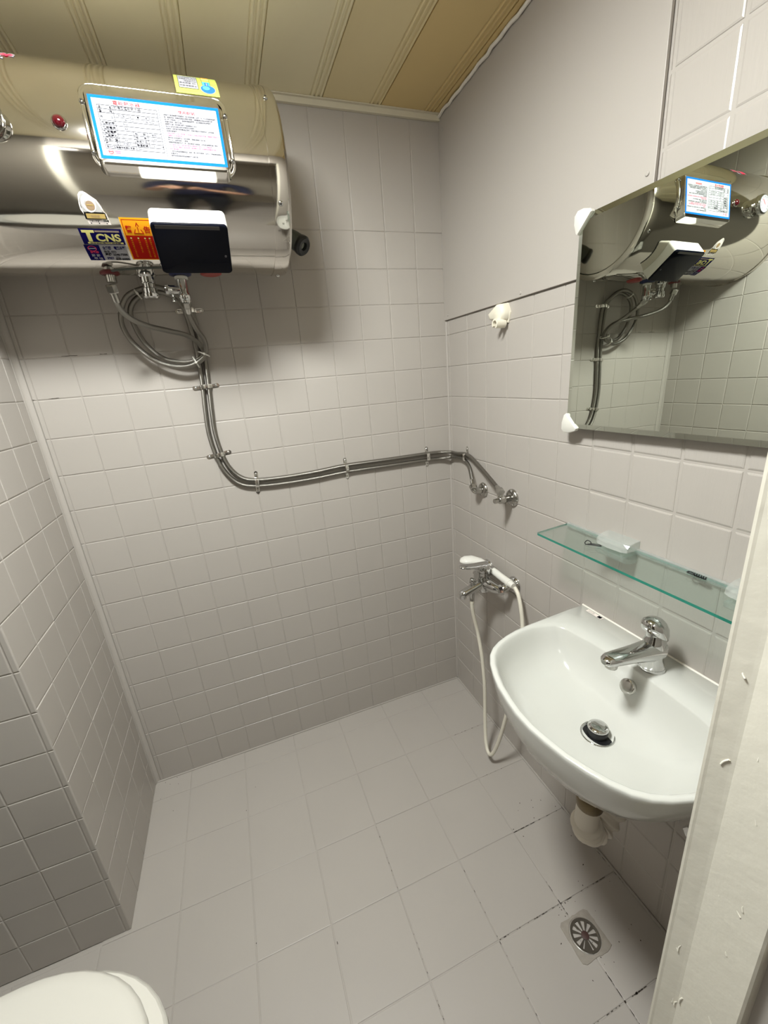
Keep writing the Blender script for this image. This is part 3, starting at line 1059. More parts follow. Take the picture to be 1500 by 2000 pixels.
# grey conduit stub at the right end of the tank
mb = MB()
mb.tube([(-0.592, -0.075, 1.838), (-0.572, -0.075, 1.836), (-0.545, -0.080, 1.829), (-0.521, -0.088, 1.812)], 0.0245, 18, sub=5)
for x in (-0.578, -0.570, -0.562):
    mb.lathe([(0.0255, -0.0025), (0.0270, 0), (0.0255, 0.0025)], (x, -0.075, 1.8365), (1, -0.05, -0.18), 18)
mb.lathe([(0.0310, 0), (0.0310, 0.006)], (-0.590, -0.075, 1.838), (1, 0, 0), 18)
cd = obj('conduit_elbow', mb, GREYR, heater)
cd['label'] = 'grey rubber conduit elbow'
mb = MB()
c0, ax = Vector((-0.521, -0.088, 1.812)), Vector((0.55, -0.62, -0.56)).normalized()
mb.lathe([(0.0247, -0.012), (0.0275, -0.003), (0.0275, 0.006), (0.0220, 0.012), (0.0115, 0.010), (0.0100, 0.0)], c0, ax, 24, cap=False)
weld(obj('conduit_mouth', mb, mat('dark_rubber', s2l(36, 38, 38), 0.35), cd), angle=40)
mb = MB()
mb.lathe([(0.0096, 0.001), (0.0003, 0.002)], c0, ax, 16)
obj('conduit_core', mb, mat('pale_grey_rubber', s2l(128, 132, 118), 0.5), cd)

# ------------------------------------------------------------------ braided hoses
H1 = [(-1.021, -0.2, 1.672), (-1.019, -0.19, 1.642), (-1.002, -0.17, 1.619), (-0.97, -0.13, 1.605), (-0.927, -0.09, 1.596), (-0.885, -0.06, 1.586), (-0.858, -0.045, 1.565), (-0.85, -0.035, 1.54), (-0.868, -0.03, 1.521), (-0.909, -0.025, 1.515), (-0.963, -0.02, 1.53), (-1.001, -0.02, 1.572), (-1.019, -0.02, 1.624), (-1.019, -0.02, 1.664), (-0.995, -0.02, 1.693), (-0.956, -0.02, 1.708), (-0.923, -0.02, 1.705), (-0.893, -0.018, 1.687), (-0.879, -0.012, 1.66), (-0.873, -0.01, 1.612), (-0.869, -0.01, 1.554), (-0.87, -0.01, 1.501), (-0.873, -0.01, 1.441), (-0.88, -0.01, 1.371), (-0.884, -0.01, 1.298), (-0.876, -0.01, 1.223), (-0.858, -0.01, 1.166), (-0.822, -0.01, 1.121), (-0.766, -0.01, 1.102), (-0.663, -0.01, 1.096), (-0.552, -0.01, 1.097), (-0.441, -0.01, 1.102), (-0.271, -0.01, 1.1), (-0.107, -0.01, 1.098), (-0.05, -0.012, 1.096), (-0.016, -0.030, 1.098), (-0.011, -0.063, 1.101), (-0.011, -0.120, 1.103), (-0.016, -0.166, 1.085), (-0.030, -0.205, 1.052), (-0.040, -0.231, 1.030)]
H2 = [(-0.863, -0.19, 1.641), (-0.863, -0.16, 1.621), (-0.854, -0.12, 1.595), (-0.841, -0.08, 1.572), (-0.84, -0.055, 1.547), (-0.854, -0.046, 1.522), (-0.894, -0.042, 1.503), (-0.939, -0.038, 1.505), (-0.989, -0.035, 1.528), (-1.029, -0.034, 1.572), (-1.046, -0.034, 1.616), (-1.042, -0.034, 1.655), (-1.019, -0.034, 1.694), (-0.983, -0.035, 1.711), (-0.945, -0.035, 1.718), (-0.908, -0.032, 1.708), (-0.883, -0.025, 1.689), (-0.861, -0.012, 1.659), (-0.854, -0.01, 1.604), (-0.852, -0.01, 1.546), (-0.851, -0.01, 1.5), (-0.855, -0.01, 1.442), (-0.861, -0.01, 1.372), (-0.865, -0.01, 1.3), (-0.857, -0.01, 1.228), (-0.841, -0.01, 1.177), (-0.81, -0.01, 1.139), (-0.763, -0.01, 1.123), (-0.663, -0.01, 1.118), (-0.553, -0.01, 1.12), (-0.442, -0.01, 1.126), (-0.273, -0.01, 1.124), (-0.109, -0.01, 1.123), (-0.052, -0.012, 1.121), (-0.016, -0.030, 1.119), (-0.011, -0.064, 1.118), (-0.011, -0.150, 1.124), (-0.014, -0.228, 1.098), (-0.030, -0.330, 1.066), (-0.046, -0.396, 1.050)]
for nm_, pts, lab, a, b in (('hot', H1, 'braided steel hose from left outlet under the tank to the elbow', None, None),
                            ('cold', H2, 'braided steel hose from the tee valve to the angle valve', None, None)):
    root = thing('braided_hose', lab, 'hose', pts[20])
    mb = MB()
    mb.tube(pts, 0.0068, 10, sub=6)
    obj('hose_braid', mb, BRAID, root)
    for e, q in ((0, 1), (-1, -2)):
        c, d = Vector(pts[e]), (Vector(pts[q]) - Vector(pts[e])).normalized()
        mb = MB()
        mb.lathe([(0.0082, 0), (0.0082, 0.018), (0.0074, 0.022)], c, d, 16)
        obj('ferrule', mb, CHROMED, root)
        mb = MB()
        hexnut(mb, c - d * 0.018, d, 0.0125, 0.019)
        obj('hose_nut', mb, CHROMED, root)

# tee safety valve on the cold inlet
t = thing('safety_valve', 'chrome tee safety valve between the cold inlet and its hose', 'valve', (-0.863, -0.2, 1.67))
mb = MB()
mb.lathe([(0.012, 0), (0.012, 0.006), (0.0145, 0.008), (0.0145, 0.020), (0.0125, 0.022), (0.0135, 0.052)], (-0.863, -0.2, 1.646), (0, 0, 1), 18)
obj('valve_body', mb, CHROME, t)
mb = MB()
mb.lathe([(0.0105, 0), (0.0105, 0.028), (0.0118, 0.030), (0.0118, 0.038), (0.009, 0.040), (0.009, 0.032)], (-0.866, -0.2, 1.676), (-1, 0, 0.05), 18)
weld(obj('side_outlet', mb, CHROME, t), angle=35)
mb = MB()
mb.lathe([(0.004, 0), (0.004, 0.014), (0.0055, 0.015), (0.0055, 0.019)], (-0.890, -0.2, 1.668), (0, 0, -1), 10)
obj('relief_pin', mb, CHROME, t)
mb = MB()
mb.lathe([(0.0155, 0), (0.0155, 0.006)], (-0.863, -0.2, 1.700), (0, 0, 1), 18)
obj('sealing_tape', mb, PLAST, t)

# saddle clamps
def clamp(c, a, n, lab):
    """a: ear direction, n: away from the wall"""
    c, a, n = Vector(c), Vector(a).normalized(), Vector(n)
    d = a.cross(n)
    root = thing('pipe_clamp', lab, 'clamp', c, 'saddle clamps along the hoses')
    pf = [(-0.0335, 0.0012), (-0.0185, 0.0012), (-0.0165, 0.010), (-0.013, 0.0172), (-0.006, 0.0196), (0.006, 0.0196), (0.013, 0.0172), (0.0165, 0.010), (0.0185, 0.0012), (0.0335, 0.0012)]
    mb = MB()
    th_ = 0.0013
    rings = []
    for s_, h in pf:
        w2 = 0.0062
        rings.append([c + a * s_ + n * (h + e * th_) + d * w for w, e in ((-w2, 0), (w2, 0), (w2, 1), (w2 * 0.35, 1.5), (-w2 * 0.35, 1.5), (-w2, 1))])
    mb.loft(rings)
    for s_ in (-1, 1):
        mb.lathe([(0.0062, 0), (0.0062, 0.0013)], c + a * s_ * 0.0335 + n * 0.0012, n, 14)
    weld(obj('strap', mb, CHROMEB, root), angle=30)
    for s_ in (-1, 1):
        screw(root, c + a * s_ * 0.0300 + n * 0.0024, n, 0.0042, CHROMEB)


clamp((-0.866, 0, 1.659), (1, 0, 0.02), (0, -1, 0), 'topmost pipe clamp, beside the loop of hose under the tank')
clamp((-0.864, 0, 1.4415), (1, 0, 0.06), (0, -1, 0), 'second pipe clamp from the top, on the straight drop below the hose loop')
clamp((-0.867, 0, 1.2255), (1, 0, 0.12), (0, -1, 0), 'pipe clamp where the hoses start to bend towards the right')
clamp((-0.7645, 0, 1.1125), (0.06, 0, 1), (0, -1, 0), 'leftmost of the upright pipe clamps, just after the hose bend')
clamp((-0.4415, 0, 1.114), (-0.03, 0, 1), (0, -1, 0), 'middle upright pipe clamp on the level run of hose')
clamp((-0.108, 0, 1.1105), (0, 0, 1), (0, -1, 0), 'upright pipe clamp on the back wall nearest the corner')
clamp((0, -0.136, 1.1135), (0, 0.1, 1), (-1, 0, 0), 'pipe clamp on the right wall just past the corner')

# cable ties
def tie(c, axis, r, squash, lab):
    c, axis = Vector(c), Vector(axis).normalized()
    mb = MB()
    u = axis.orthogonal().normalized()
    u = Vector((0, 1, 0)) - axis * axis.y
    u.normalize()
    v = axis.cross(u)
    rings = []
    for k in range(25):
        a = 2 * PI * k / 24
        p = c + u * r * squash * math.cos(a) + v * r * math.sin(a)
        o_ = (u * math.cos(a) + v * math.sin(a))
        rings.append([p + axis * x + o_ * h for x, h in ((-0.0018, 0), (0.0018, 0), (0.0018, 0.0011), (-0.0018, 0.0011))])
    mb.loft(rings, cap=False)
    mb.box(c - u * r * squash - v * 0.002 - u * 0.002, (0.0055, 0.0045, 0.006), Matrix((v, u, axis)).transposed(), bev=0.0006)
    tag(obj('cable_tie', mb, PLAST), lab, 'cable tie', 'cable ties on the hose loop')


tie((-0.990, -0.027, 1.702), (0.95, 0, 0.55), 0.0135, 1.35, 'white cable tie at the upper left of the hose loop')
tie((-0.876, -0.036, 1.513), (0.9, 0, 0.35), 0.0165, 1.25, 'lower of the two cable ties at the bottom right of the hose loop')
tie((-0.850, -0.042, 1.534), (0.45, 0, 0.9), 0.0165, 1.25, 'upper of the two cable ties at the bottom right of the hose loop')

# wall outlets
t = thing('pipe_elbow', 'steel pipe elbow with round flange, left of the two outlets on the right wall', 'pipe elbow', (0, -0.238, 1.008))
mb = MB()
mb.lathe([(0.0265, 0), (0.0265, 0.003), (0.023, 0.008), (0.014, 0.010), (0.0125, 0.011)], (0, -0.238, 1.008), (-1, 0, 0), 28)
obj('flange', mb, CHROMED, t)
mb = MB()
mb.tube([(0, -0.238, 1.008), (-0.022, -0.238, 1.008), (-0.036, -0.238, 1.011), (-0.042, -0.236, 1.020), (-0.043, -0.234, 1.030)], 0.0115, 16, sub=5)
mb.lathe([(0.013, 0), (0.013, 0.008)], (-0.043, -0.234, 1.022), (-0.05, 0.1, 1), 16)
obj('elbow_pipe', mb, CHROMED, t)
t = thing('angle_valve', 'steel angle valve with round flange, right of the two outlets on the right wall', 'valve', (0, -0.405, 1.019))
mb = MB()
mb.lathe([(0.0290, 0), (0.0290, 0.003), (0.025, 0.009), (0.015, 0.012), (0.013, 0.013)], (0, -0.405, 1.019), (-1, 0, 0), 28)
obj('flange', mb, CHROMED, t)
mb = MB()
mb.lathe([(0.0105, 0), (0.0105, 0.030), (0.0125, 0.032), (0.0125, 0.054), (0.010, 0.057)], (0, -0.405, 1.019), (-1, -0.05, 0.02), 18)
mb.lathe([(0.0095, 0), (0.0095, 0.022)], (-0.045, -0.407, 1.020), (0, 0.40, 0.92), 16)
obj('valve_body', mb, CHROMED, t)
mb = MB()
mb.lathe([(0.006, 0), (0.006, 0.008), (0.0085, 0.009), (0.0085, 0.018), (0.006, 0.020)], (-0.056, -0.408, 1.020), (-1, -0.12, 0.0), 8, 0, False)
obj('valve_spindle', mb, CHROMED, t)

# ------------------------------------------------------------------ mirror
t = thing('wall_mirror', 'large wall mirror with white corner clips above the glass shelf', 'mirror', (-0.012, -0.92, 1.49))
mn = Vector((-1, -0.023, 0.014)).normalized()
mv = (Vector((0, 0, 1)) - mn * mn.z).normalized()
mu = mv.cross(mn).normalized()          # towards -y
if mu.y > 0:
    mu = -mu
MP = Vector((-0.0275, -0.64, 1.5))


def mpt(y, z, h=0.0):
    """point of the mirror face at wall position y, z"""
    x = MP.x - (mn.y * (y - MP.y) + mn.z * (z - MP.z)) / mn.x
    return Vector((x, y, z)) + mn * h


my0, my1, mz0, mz1 = -0.6485, -1.225, 1.2675, 1.7190
cq = lambda i, h: [mpt(y, z, h) for y, z in ((my0 - i, mz0 + i), (my1 + i, mz0 + i), (my1 + i, mz1 - i), (my0 - i, mz1 - i))]
mb = MB()
mb.loft([cq(0, -0.006), cq(0, -0.0022)], 1, False, False)
mb.add(cq(0, -0.006), [(3, 2, 1, 0)], 1)
rg = [cq(0, -0.0022), cq(0.011, -0.0006)]
mb.loft(rg, 0, False, False)
mb.add(cq(0.011, -0.0006), [(0, 1, 2, 3)], 0)
o = weld(obj('mirror_glass', mb, [MIRROR, MEDGE], t))
for p in o.data.polygons:
    p.use_smooth = False


def clip(yc, zc, sy, sz, nm):
    """triangular corner clip: sy, sz point towards the middle of the mirror"""
    L = 0.034
    mb = MB()
    for h0, h1, k in ((-0.0075, 0.0022, 1.0), ):
        ol = [(-0.006, L * 0.9), (0.0, L * 1.02), (L * 1.02, 0.0), (L * 0.9, -0.006), (0.012, -0.012), (-0.004, -0.012), (-0.012, -0.004), (-0.012, 0.012)]
        A = [mpt(yc + sy * a, zc + sz * b, h0) for a, b in ol]
        B_ = [mpt(yc + sy * a, zc + sz * b, h1) for a, b in ol]
        C_ = [mpt(yc + sy * (a * 0.9 + 0.0012), zc + sz * (b * 0.9 + 0.0012), h1 + 0.002) for a, b in ol]
        mb.loft([A, B_, C_], 0, False, True)
    o = weld(obj(nm, mb, PLAST, t), angle=40)
    return o


clip(my0, mz1, -1, -1, 'corner_clip')
clip(my0, mz0, -1, 1, 'corner_clip')
clip(my1, mz1, 1, -1, 'corner_clip')
clip(my1, mz0, 1, 1, 'corner_clip')

# ------------------------------------------------------------------ glass shelf
t = thing('glass_shelf', 'clear glass shelf with green edge on the wall above the basin', 'shelf', (0, -0.9, 1.0))
sy0, sy1, sx = -0.6455, -1.175, -0.117
mb = MB()
ol = [(-0.004, sy0), (sx + 0.004, sy0 - 0.011), (sx, sy0 - 0.016), (sx, sy1 + 0.014), (sx + 0.004, sy1 + 0.010), (-0.004, sy1)]
zt, zb = 1.0055, 1.0000
A = [(x, y, zb) for x, y in ol]
Bq = [(x, y, zt) for x, y in ol]
mb.add(A + Bq, [list(range(6)), [11, 10, 9, 8, 7, 6]], 0)
mb.add(A + Bq, [(i, 6 + i, 6 + (i + 1) % 6, (i + 1) % 6) for i in range(6)], 1)
weld(obj('glass_pane', mb, [GLASS, GEDGE], t), 0.00001)
mb = MB()
mb.box((-0.0040, (sy0 + sy1) / 2, 1.0030), (0.0075, sy0 - sy1 - 0.004, 0.0135), bev=0.0015)
obj('wall_channel', mb, CLEAR, t)


def shelf_bracket(y0, y1):
    mb = MB()
    prof = [(-0.0005, 1.0275), (-0.020, 1.0265), (-0.040, 1.0220), (-0.047, 1.0160), (-0.049, 1.0062), (-0.0005, 1.0062)]
    rings = []
    for y, k in ((y0, 0.80), (y0 - 0.010, 0.93), ((y0 + y1) / 2, 1.0), (y1 + 0.010, 0.93), (y1, 0.80)):
        rings.append([(x * k if x < -0.01 else x, y, z) for x, z in prof])
    mb.loft(rings, 0, False, True)
    o1 = obj('shelf_bracket', mb, CLEAR, t)
    mb = MB()
    mb.loft([[(x * 0.9, y, 1.9995 - z) for x, z in prof[::-1]] for y in (y0 - 0.004, y1 + 0.004)], 0, False, True)
    obj('bracket_foot', mb, CLEAR, o1)


shelf_bracket(-0.776, -0.860)
shelf_bracket(-1.06, -1.144)

mb = MB()
lp = [(-0.074 + 0.0, -0.778, 1.0068), (-0.070, -0.772, 1.0085), (-0.060, -0.770, 1.0110), (-0.058, -0.778, 1.0085), (-0.066, -0.784, 1.0066), (-0.073, -0.782, 1.0075), (-0.070, -0.792, 1.0095), (-0.058, -0.806, 1.0085), (-0.052, -0.800, 1.0075), (-0.058, -0.789, 1.0075), (-0.068, -0.783, 1.0080), (-0.076, -0.780, 1.0075)]
mb.tube(lp, 0.0011, 6, sub=5)
tag(obj('hair_tie', mb, BLACK), 'thin black tie lying in a loop near the left end of the glass shelf', 'hair tie')
mb = MB()
pts = []
for k in range(40):
    a = k * 0.9
    pts.append((-0.018 + 0.0022 * math.cos(a), -0.992 - 0.0006 * k, 1.0088 + 0.0022 * math.sin(a)))
mb.tube(pts, 0.0013, 6, sub=2)
mb.tube([(-0.018, -0.992, 1.0075), (-0.021, -0.985, 1.0085), (-0.018, -0.979, 1.0080), (-0.013, -0.982, 1.0080), (-0.014, -0.989, 1.0078), (-0.018, -0.993, 1.0085)], 0.0012, 6, sub=4)
tag(obj('hair_tie', mb, BLACK), 'small black twisted tie against the wall at the right of the glass shelf', 'hair tie')

# ------------------------------------------------------------------ basin
YC, ZR = -0.968, 0.788
basin = thing('wash_basin', 'white ceramic wall-hung wash basin', 'basin', (0, YC, ZR))
half = [(-0.001, 0.252), (-0.05, 0.2515), (-0.107, 0.248), (-0.192, 0.243), (-0.235, 0.2385), (-0.270, 0.230), (-0.300, 0.219), (-0.325, 0.205), (-0.345, 0.187), (-0.362, 0.161), (-0.376, 0.130), (-0.388, 0.095), (-0.396, 0.055), (-0.401, 0.020)]
front = half + [(x, -y) for x, y in half[::-1]]
front = [(x, y + YC) for x, y in front]          # open line from back left to back right, round the front
NB = 12
back = [(-0.001, YC - 0.252 + 0.504 * (k + 1) / (NB + 1)) for k in range(NB)]
outer = front + back
NO = len(outer)


def oring(sx_, sy_, z, back_x=-0.001, cx=-0.10):
    return [Vector((min(back_x, cx + (x - cx) * sx_), YC + (y - YC) * sy_, z)) for x, y in outer]


def inring(f, z, ctr=(-0.212, YC - 0.008)):
    """ring of the bowl: inner D outline pulled towards the drain by f"""
    out = []
    for i, (x, y) in enumerate(outer):
        if i < len(front):
            px = -0.10 + (x + 0.10) * 0.962
            py = YC + (y - YC) * 0.955
            # back corners run up to the ledge
            if x > -0.150:
                k = (x + 0.150) / 0.149
                px = -0.146 + 0.036 * k * (2 - k) * 0.9
                py = YC + math.copysign(0.229 - 0.075 * k ** 1.3, y - YC)
        else:
            t_ = (i - len(front) + 1) / (NB + 1)
            py = YC - 0.152 + 0.304 * t_
            px = -0.110 + 0.010 * math.sin(PI * t_)
        out.append(Vector((ctr[0] + (px - ctr[0]) * f, ctr[1] + (py - ctr[1]) * f, z)))
    return out


mb = MB()
rings = [oring(0.30, 0.16, 0.615, -0.03), oring(0.55, 0.34, 0.622, -0.02), oring(0.78, 0.60, 0.645, -0.008), oring(0.90, 0.80, 0.680, -0.001), oring(0.962, 0.925, 0.720), oring(0.985, 0.975, 0.752), oring(0.996, 0.996, 0.7745), oring(1.0, 1.0, 0.782),
         oring(0.9985, 0.9985, 0.7865), oring(0.993, 0.993, 0.7885)]
# rim to bowl
inner0 = inring(1.0, 0.7875)
mid = [a.lerp(b, 0.75) for a, b in zip(rings[-1], inner0)]
for p in mid:
    p.z = 0.7890
rings += [mid, inner0, inring(0.985, 0.7835), inring(0.962, 0.772), inring(0.925, 0.752), inring(0.87, 0.731), inring(0.78, 0.712), inring(0.66, 0.699), inring(0.50, 0.689), inring(0.33, 0.682), inring(0.17, 0.677), inring(0.115, 0.676)]
mb.loft(rings, 0, True, True)
bowl = weld(obj('bowl', mb, CERAM, basin), angle=75)

# pop-up drain
mb = MB()
DC = Vector((-0.212, YC - 0.008, 0.6755))
mb.lathe([(0.0335, -0.004), (0.0335, 0.0025), (0.0320, 0.0036), (0.0300, 0.0022), (0.0285, -0.002)], DC, (0, 0, 1), 32)
dr = obj('drain_ring', mb, CHROME, basin)
mb = MB()
mb.lathe([(0.0290, 0.0008), (0.0003, 0.0006)], DC, (0, 0, 1), 24, cap=False)
obj('drain_hole', mb, BLACK, dr)
mb = MB()
mb.lathe([(0.012, -0.002), (0.012, 0.016), (0.0195, 0.017), (0.0205, 0.0195), (0.0195, 0.0220), (0.012, 0.0235), (0.0003, 0.024)], DC, (0, 0, 1), 32)
obj('pop_up_plug', mb, [CHROME], basin)
mb = MB()
mb.lathe([(0.0190, 0.001), (0.0200, 0.016), (0.0180, 0.0168)], DC, (0, 0, 1), 28)
obj('plug_seal', mb, BLACK, basin)
# overflow cap on the back slope of the bowl
mb = MB()
oc, on = Vector((-0.1235, YC + 0.004, 0.7560)), Vector((-0.86, 0.0, 0.50)).normalized()
mb.lathe([(0.0165, -0.004), (0.0165, 0.003), (0.015, 0.0045), (0.008, 0.0055), (0.0003, 0.0057)], oc, on, 28)
obj('overflow_cap', mb, CHROMED, basin)
# small sticker on the back ledge
P = Print()
P.rect(0, 0, 0.050, 0.012, STICKW)
P.frame(0, 0, 0.050, 0.012, 0.0006, GREYP, 1)
P.text('LOTTE', 0.006, 0.0062, 0.0042, INK, 2, width=0.018)
P.rect(0.005, 0.0028, 0.026, 0.0042, GREYP, 2)
P.rect(0.036, 0.0015, 0.0465, 0.0105, INK, 2)
P.build('basin_sticker', lambda u, v, l: Vector((-0.019 + v, -0.742 - u, 0.7891 + l)), basin, 'tiny barcode sticker')
# sealant line at the wall
mb = MB()
mb.tube([(-0.0015, YC + 0.252 - 0.504 * k / 12, 0.7885) for k in range(13)], 0.0028, 6, sub=1)
obj('sealant', mb, CAULK, basin)

# faucet
t = thing('basin_faucet', 'chrome single-lever faucet on the basin ledge', 'faucet', (-0.068, YC, 0.789))
FX, FZ = -0.066, 0.789


def ell(c, ax, up, a, b, n=20, e=2.0):
    ax, up = Vector(ax).normalized(), Vector(up).normalized()
    out = []
    for k in range(n):
        q = 2 * PI * k / n
        cs, sn = math.cos(q), math.sin(q)
        out.append(Vector(c) + ax * a * math.copysign(abs(cs) ** (2 / e), cs) + up * b * math.copysign(abs(sn) ** (2 / e), sn))
    return out


mb = MB()
mb.lathe([(0.0262, 0), (0.0262, 0.004), (0.0255, 0.007)], (FX, YC, FZ), (0, 0, 1), 28)
obj('base_ring', mb, CHROME, t)
mb = MB()
rg = []
for z, a, b, dx in ((0.006, 0.0255, 0.0250, 0), (0.014, 0.0235, 0.0225, -0.001), (0.028, 0.0225, 0.0205, -0.003), (0.045, 0.0225, 0.0205, -0.003), (0.060, 0.0220, 0.0208, -0.002), (0.070, 0.0215, 0.0210, 0.0), (0.076, 0.0190, 0.0185, 0.0), (0.094, 0.0180, 0.0178, 0.0)):
    rg.append(ell((FX + dx, YC, FZ + z), (1, 0, 0), (0, 1, 0), a, b, 28))
mb.loft(rg)
# spout grows out of the body towards the bowl
rg = []
for k, (x, z, a, b) in enumerate(((0.012, 0.044, 0.0215, 0.0250), (-0.014, 0.046, 0.0215, 0.0225), (-0.040, 0.050, 0.0205, 0.0180), (-0.070, 0.0545, 0.0192, 0.0145), (-0.102, 0.0590, 0.0184, 0.0122), (-0.124, 0.0615, 0.0170, 0.0108), (-0.135, 0.0620, 0.0130, 0.0085), (-0.140, 0.0615, 0.0060, 0.0045))):
    rg.append(ell((FX + x, YC, FZ + z), (0, 1, 0), (0.18, 0, 1), a, b, 24, 2.4))
mb.loft(rg)
obj('faucet_body', mb, CHROME, t)
mb = MB()
mb.lathe([(0.0125, 0), (0.0125, 0.010), (0.0112, 0.0125), (0.0098, 0.0125), (0.0090, 0.006)], (FX - 0.118, YC, FZ + 0.0545), (-0.12, 0, -1), 20)
obj('aerator', mb, CHROMED, t)
# lever: domed cap with a short paddle leaning over the spout
mb = MB()
rg = []
for zc, a, dx, k in ((0.0805, 0.0240, -0.003, 0.62), (0.0835, 0.0262, -0.004, 0.60), (0.0945, 0.0275, -0.005, 0.44), (0.1060, 0.0262, -0.006, 0.28), (0.1155, 0.0218, -0.008, 0.16), (0.1215, 0.0145, -0.009, 0.07), (0.1245, 0.0060, -0.010, 0.0), (0.1250, 0.0010, -0.010, 0.0)):
    rg.append([Vector((FX + dx + a * math.cos(q), YC + a * 0.95 * math.sin(q), FZ + zc - k * a * math.cos(q))) for q in [2 * PI * m_ / 28 for m_ in range(28)]])
mb.loft(rg)
obj('lever', mb, CHROME, t)

# trap under the basin
t = thing('drain_trap', 'white corrugated plastic trap hanging under the basin', 'trap', (-0.2, -0.962, 0.5))
mb = MB()
mb.lathe([(0.020, 0.0), (0.020, -0.085)], (-0.2, -0.966, 0.618), (0, 0, 1), 20)
obj('tail_pipe', mb, TRAPW, t)
mb = MB()
hexnut(mb, (-0.2, -0.966, 0.488), (0, 0, 1), 0.0370, 0.050)
obj('union_nut', mb, TRAPW, t)
mb = MB()
mb.lathe([(0.0290, 0), (0.0300, 0.004), (0.0300, 0.030), (0.028, 0.034)], (-0.2, -0.964, 0.452), (0, 0, 1), 24)
obj('brass_collar', mb, mat('tarnished_collar', s2l(118, 104, 78), 0.35, 0.6), t)
mb = MB()


def corr(f):
    if f < 0.20:
        return 0.026
    return 0.0315 + 0.0042 * math.sin(2 * PI * 16 * (f - 0.2))


mb.tube([(-0.2, -0.963, 0.455), (-0.2, -0.961, 0.42), (-0.198, -0.959, 0.385), (-0.188, -0.957, 0.357), (-0.166, -0.956, 0.343), (-0.140, -0.955, 0.352), (-0.112, -0.954, 0.383), (-0.085, -0.953, 0.430), (-0.058, -0.952, 0.478), (-0.030, -0.952, 0.500), (-0.003, -0.952, 0.505)], 0.03, 20, sub=14, rad=corr)
obj('corrugated_pipe', mb, TRAPW, t)
mb = MB()
mb.lathe([(0.048, 0), (0.048, 0.004), (0.040, 0.008), (0.033, 0.009)], (0, -0.952, 0.505), (-1, 0, 0), 24)
obj('wall_flange', mb, TRAPW, t)

t = thing('supply_valve', 'small chrome supply valve on the wall under the right side of the basin', 'valve', (0, -1.072, 0.45))
vx, vy, vz = -0.048, -1.104, 0.468
mb = MB()
mb.lathe([(0.026, 0), (0.026, 0.003), (0.014, 0.009)], (0, vy, vz), (-1, 0, 0), 20)
obj('flange', mb, CHROME, t)
mb = MB()
mb.lathe([(0.010, 0), (0.010, 0.035), (0.0125, 0.036), (0.0125, 0.055)], (0, vy, vz), (-1, 0, 0), 16)
mb.lathe([(0.0085, 0), (0.0085, 0.03)], (vx, vy, vz), (0, 0, 1), 14)
obj('valve_body', mb, CHROME, t)
mb = MB()
hexnut(mb, (-0.056, vy, vz), (-1, 0, 0), 0.0165, 0.020)
obj('valve_knob', mb, CHROME, t)
mb = MB()
mb.tube([(vx, vy, vz + 0.03), (vx, vy, vz + 0.10), (vx - 0.006, vy + 0.03, vz + 0.13), (-0.066, vy + 0.055, vz + 0.150)], 0.0055, 8)
obj('supply_hose', mb, BRAID, t)

# ------------------------------------------------------------------ shower mixer
MY, MZ = -0.345, 0.700
t = thing('shower_mixer', 'chrome bath mixer with lever on the right wall near the corner', 'faucet', (0, MY, MZ))
for y in (-0.266, -0.424):
    mb = MB()
    mb.lathe([(0.0310, 0), (0.0310, 0.003), (0.027, 0.010), (0.018, 0.016), (0.014, 0.017)], (0, y, MZ + 0.010), (-1, 0, 0), 28)
    obj('flange', mb, CHROME, t)
    mb = MB()
    s_ = 1 if y > MY else -1
    mb.tube([(-0.010, y, MZ + 0.010), (-0.030, y, MZ + 0.010), (-0.046, y - s_ * 0.004, MZ + 0.004), (-0.058, y - s_ * 0.010, MZ - 0.004)], 0.0135, 14, sub=4)
    hexnut(mb, (-0.046, y - s_ * 0.004, MZ + 0.002), (-1, -s_ * 0.5, -0.3), 0.0185, 0.014)
    rg = [ell((-0.054, y - s_ * 0.004, MZ), (0, 0, 1), (1, 0, 0), 0.0135, 0.013), ell((-0.062, y - s_ * 0.018, MZ), (0, 0, 1), (1, 0, 0), 0.0165, 0.015), ell((-0.068, MY + s_ * 0.030, MZ), (0, 0, 1), (1, 0, 0), 0.021, 0.020), ell((-0.071, MY, MZ), (0, 0, 1), (1, 0, 0), 0.025, 0.024)]
    mb.loft(rg)
    obj('union_leg', mb, CHROME, t)
mb = MB()
mb.lathe([(0.020, -0.030), (0.0245, -0.026), (0.0258, -0.010), (0.0255, 0.010), (0.0235, 0.026), (0.0210, 0.034), (0.0225, 0.040), (0.0225, 0.046)], (-0.074, MY, MZ), (0, 0, 1), 28)
rg = []
for x, z, a, b in ((-0.078, 0.0, 0.0200, 0.0185), (-0.100, -0.005, 0.0185, 0.0160), (-0.128, -0.013, 0.0170, 0.0135), (-0.152, -0.020, 0.0160, 0.0125), (-0.164, -0.0235, 0.0145, 0.0118), (-0.1695, -0.025, 0.0085, 0.0070)):
    rg.append(ell((x, MY, MZ + z), (0, 1, 0), (-0.25, 0, 1), a, b, 22, 2.5))
mb.loft(rg)
obj('mixer_body', mb, CHROME, t)
mb = MB()
mb.lathe([(0.0125, 0), (0.0125, 0.012), (0.0100, 0.013)], (-0.158, MY, MZ - 0.026), (-0.1, 0, -1), 18)
obj('spout_outlet', mb, CHROME, t)
mb = MB()
mb.lathe([(0.0060, 0), (0.0060, 0.010), (0.0098, 0.012), (0.0098, 0.026), (0.008, 0.028)], (-0.122, MY, MZ + 0.000), (0.1, 0, 1), 18)
obj('diverter_knob', mb, CHROME, t)
mb = MB()
mb.lathe([(0.0095, 0), (0.0095, 0.018), (0.0088, 0.032), (0.0095, 0.034)], (-0.123, MY, MZ - 0.022), (0, 0, -1), 18)
obj('hose_outlet', mb, CHROME, t)
mb = MB()
rg = []
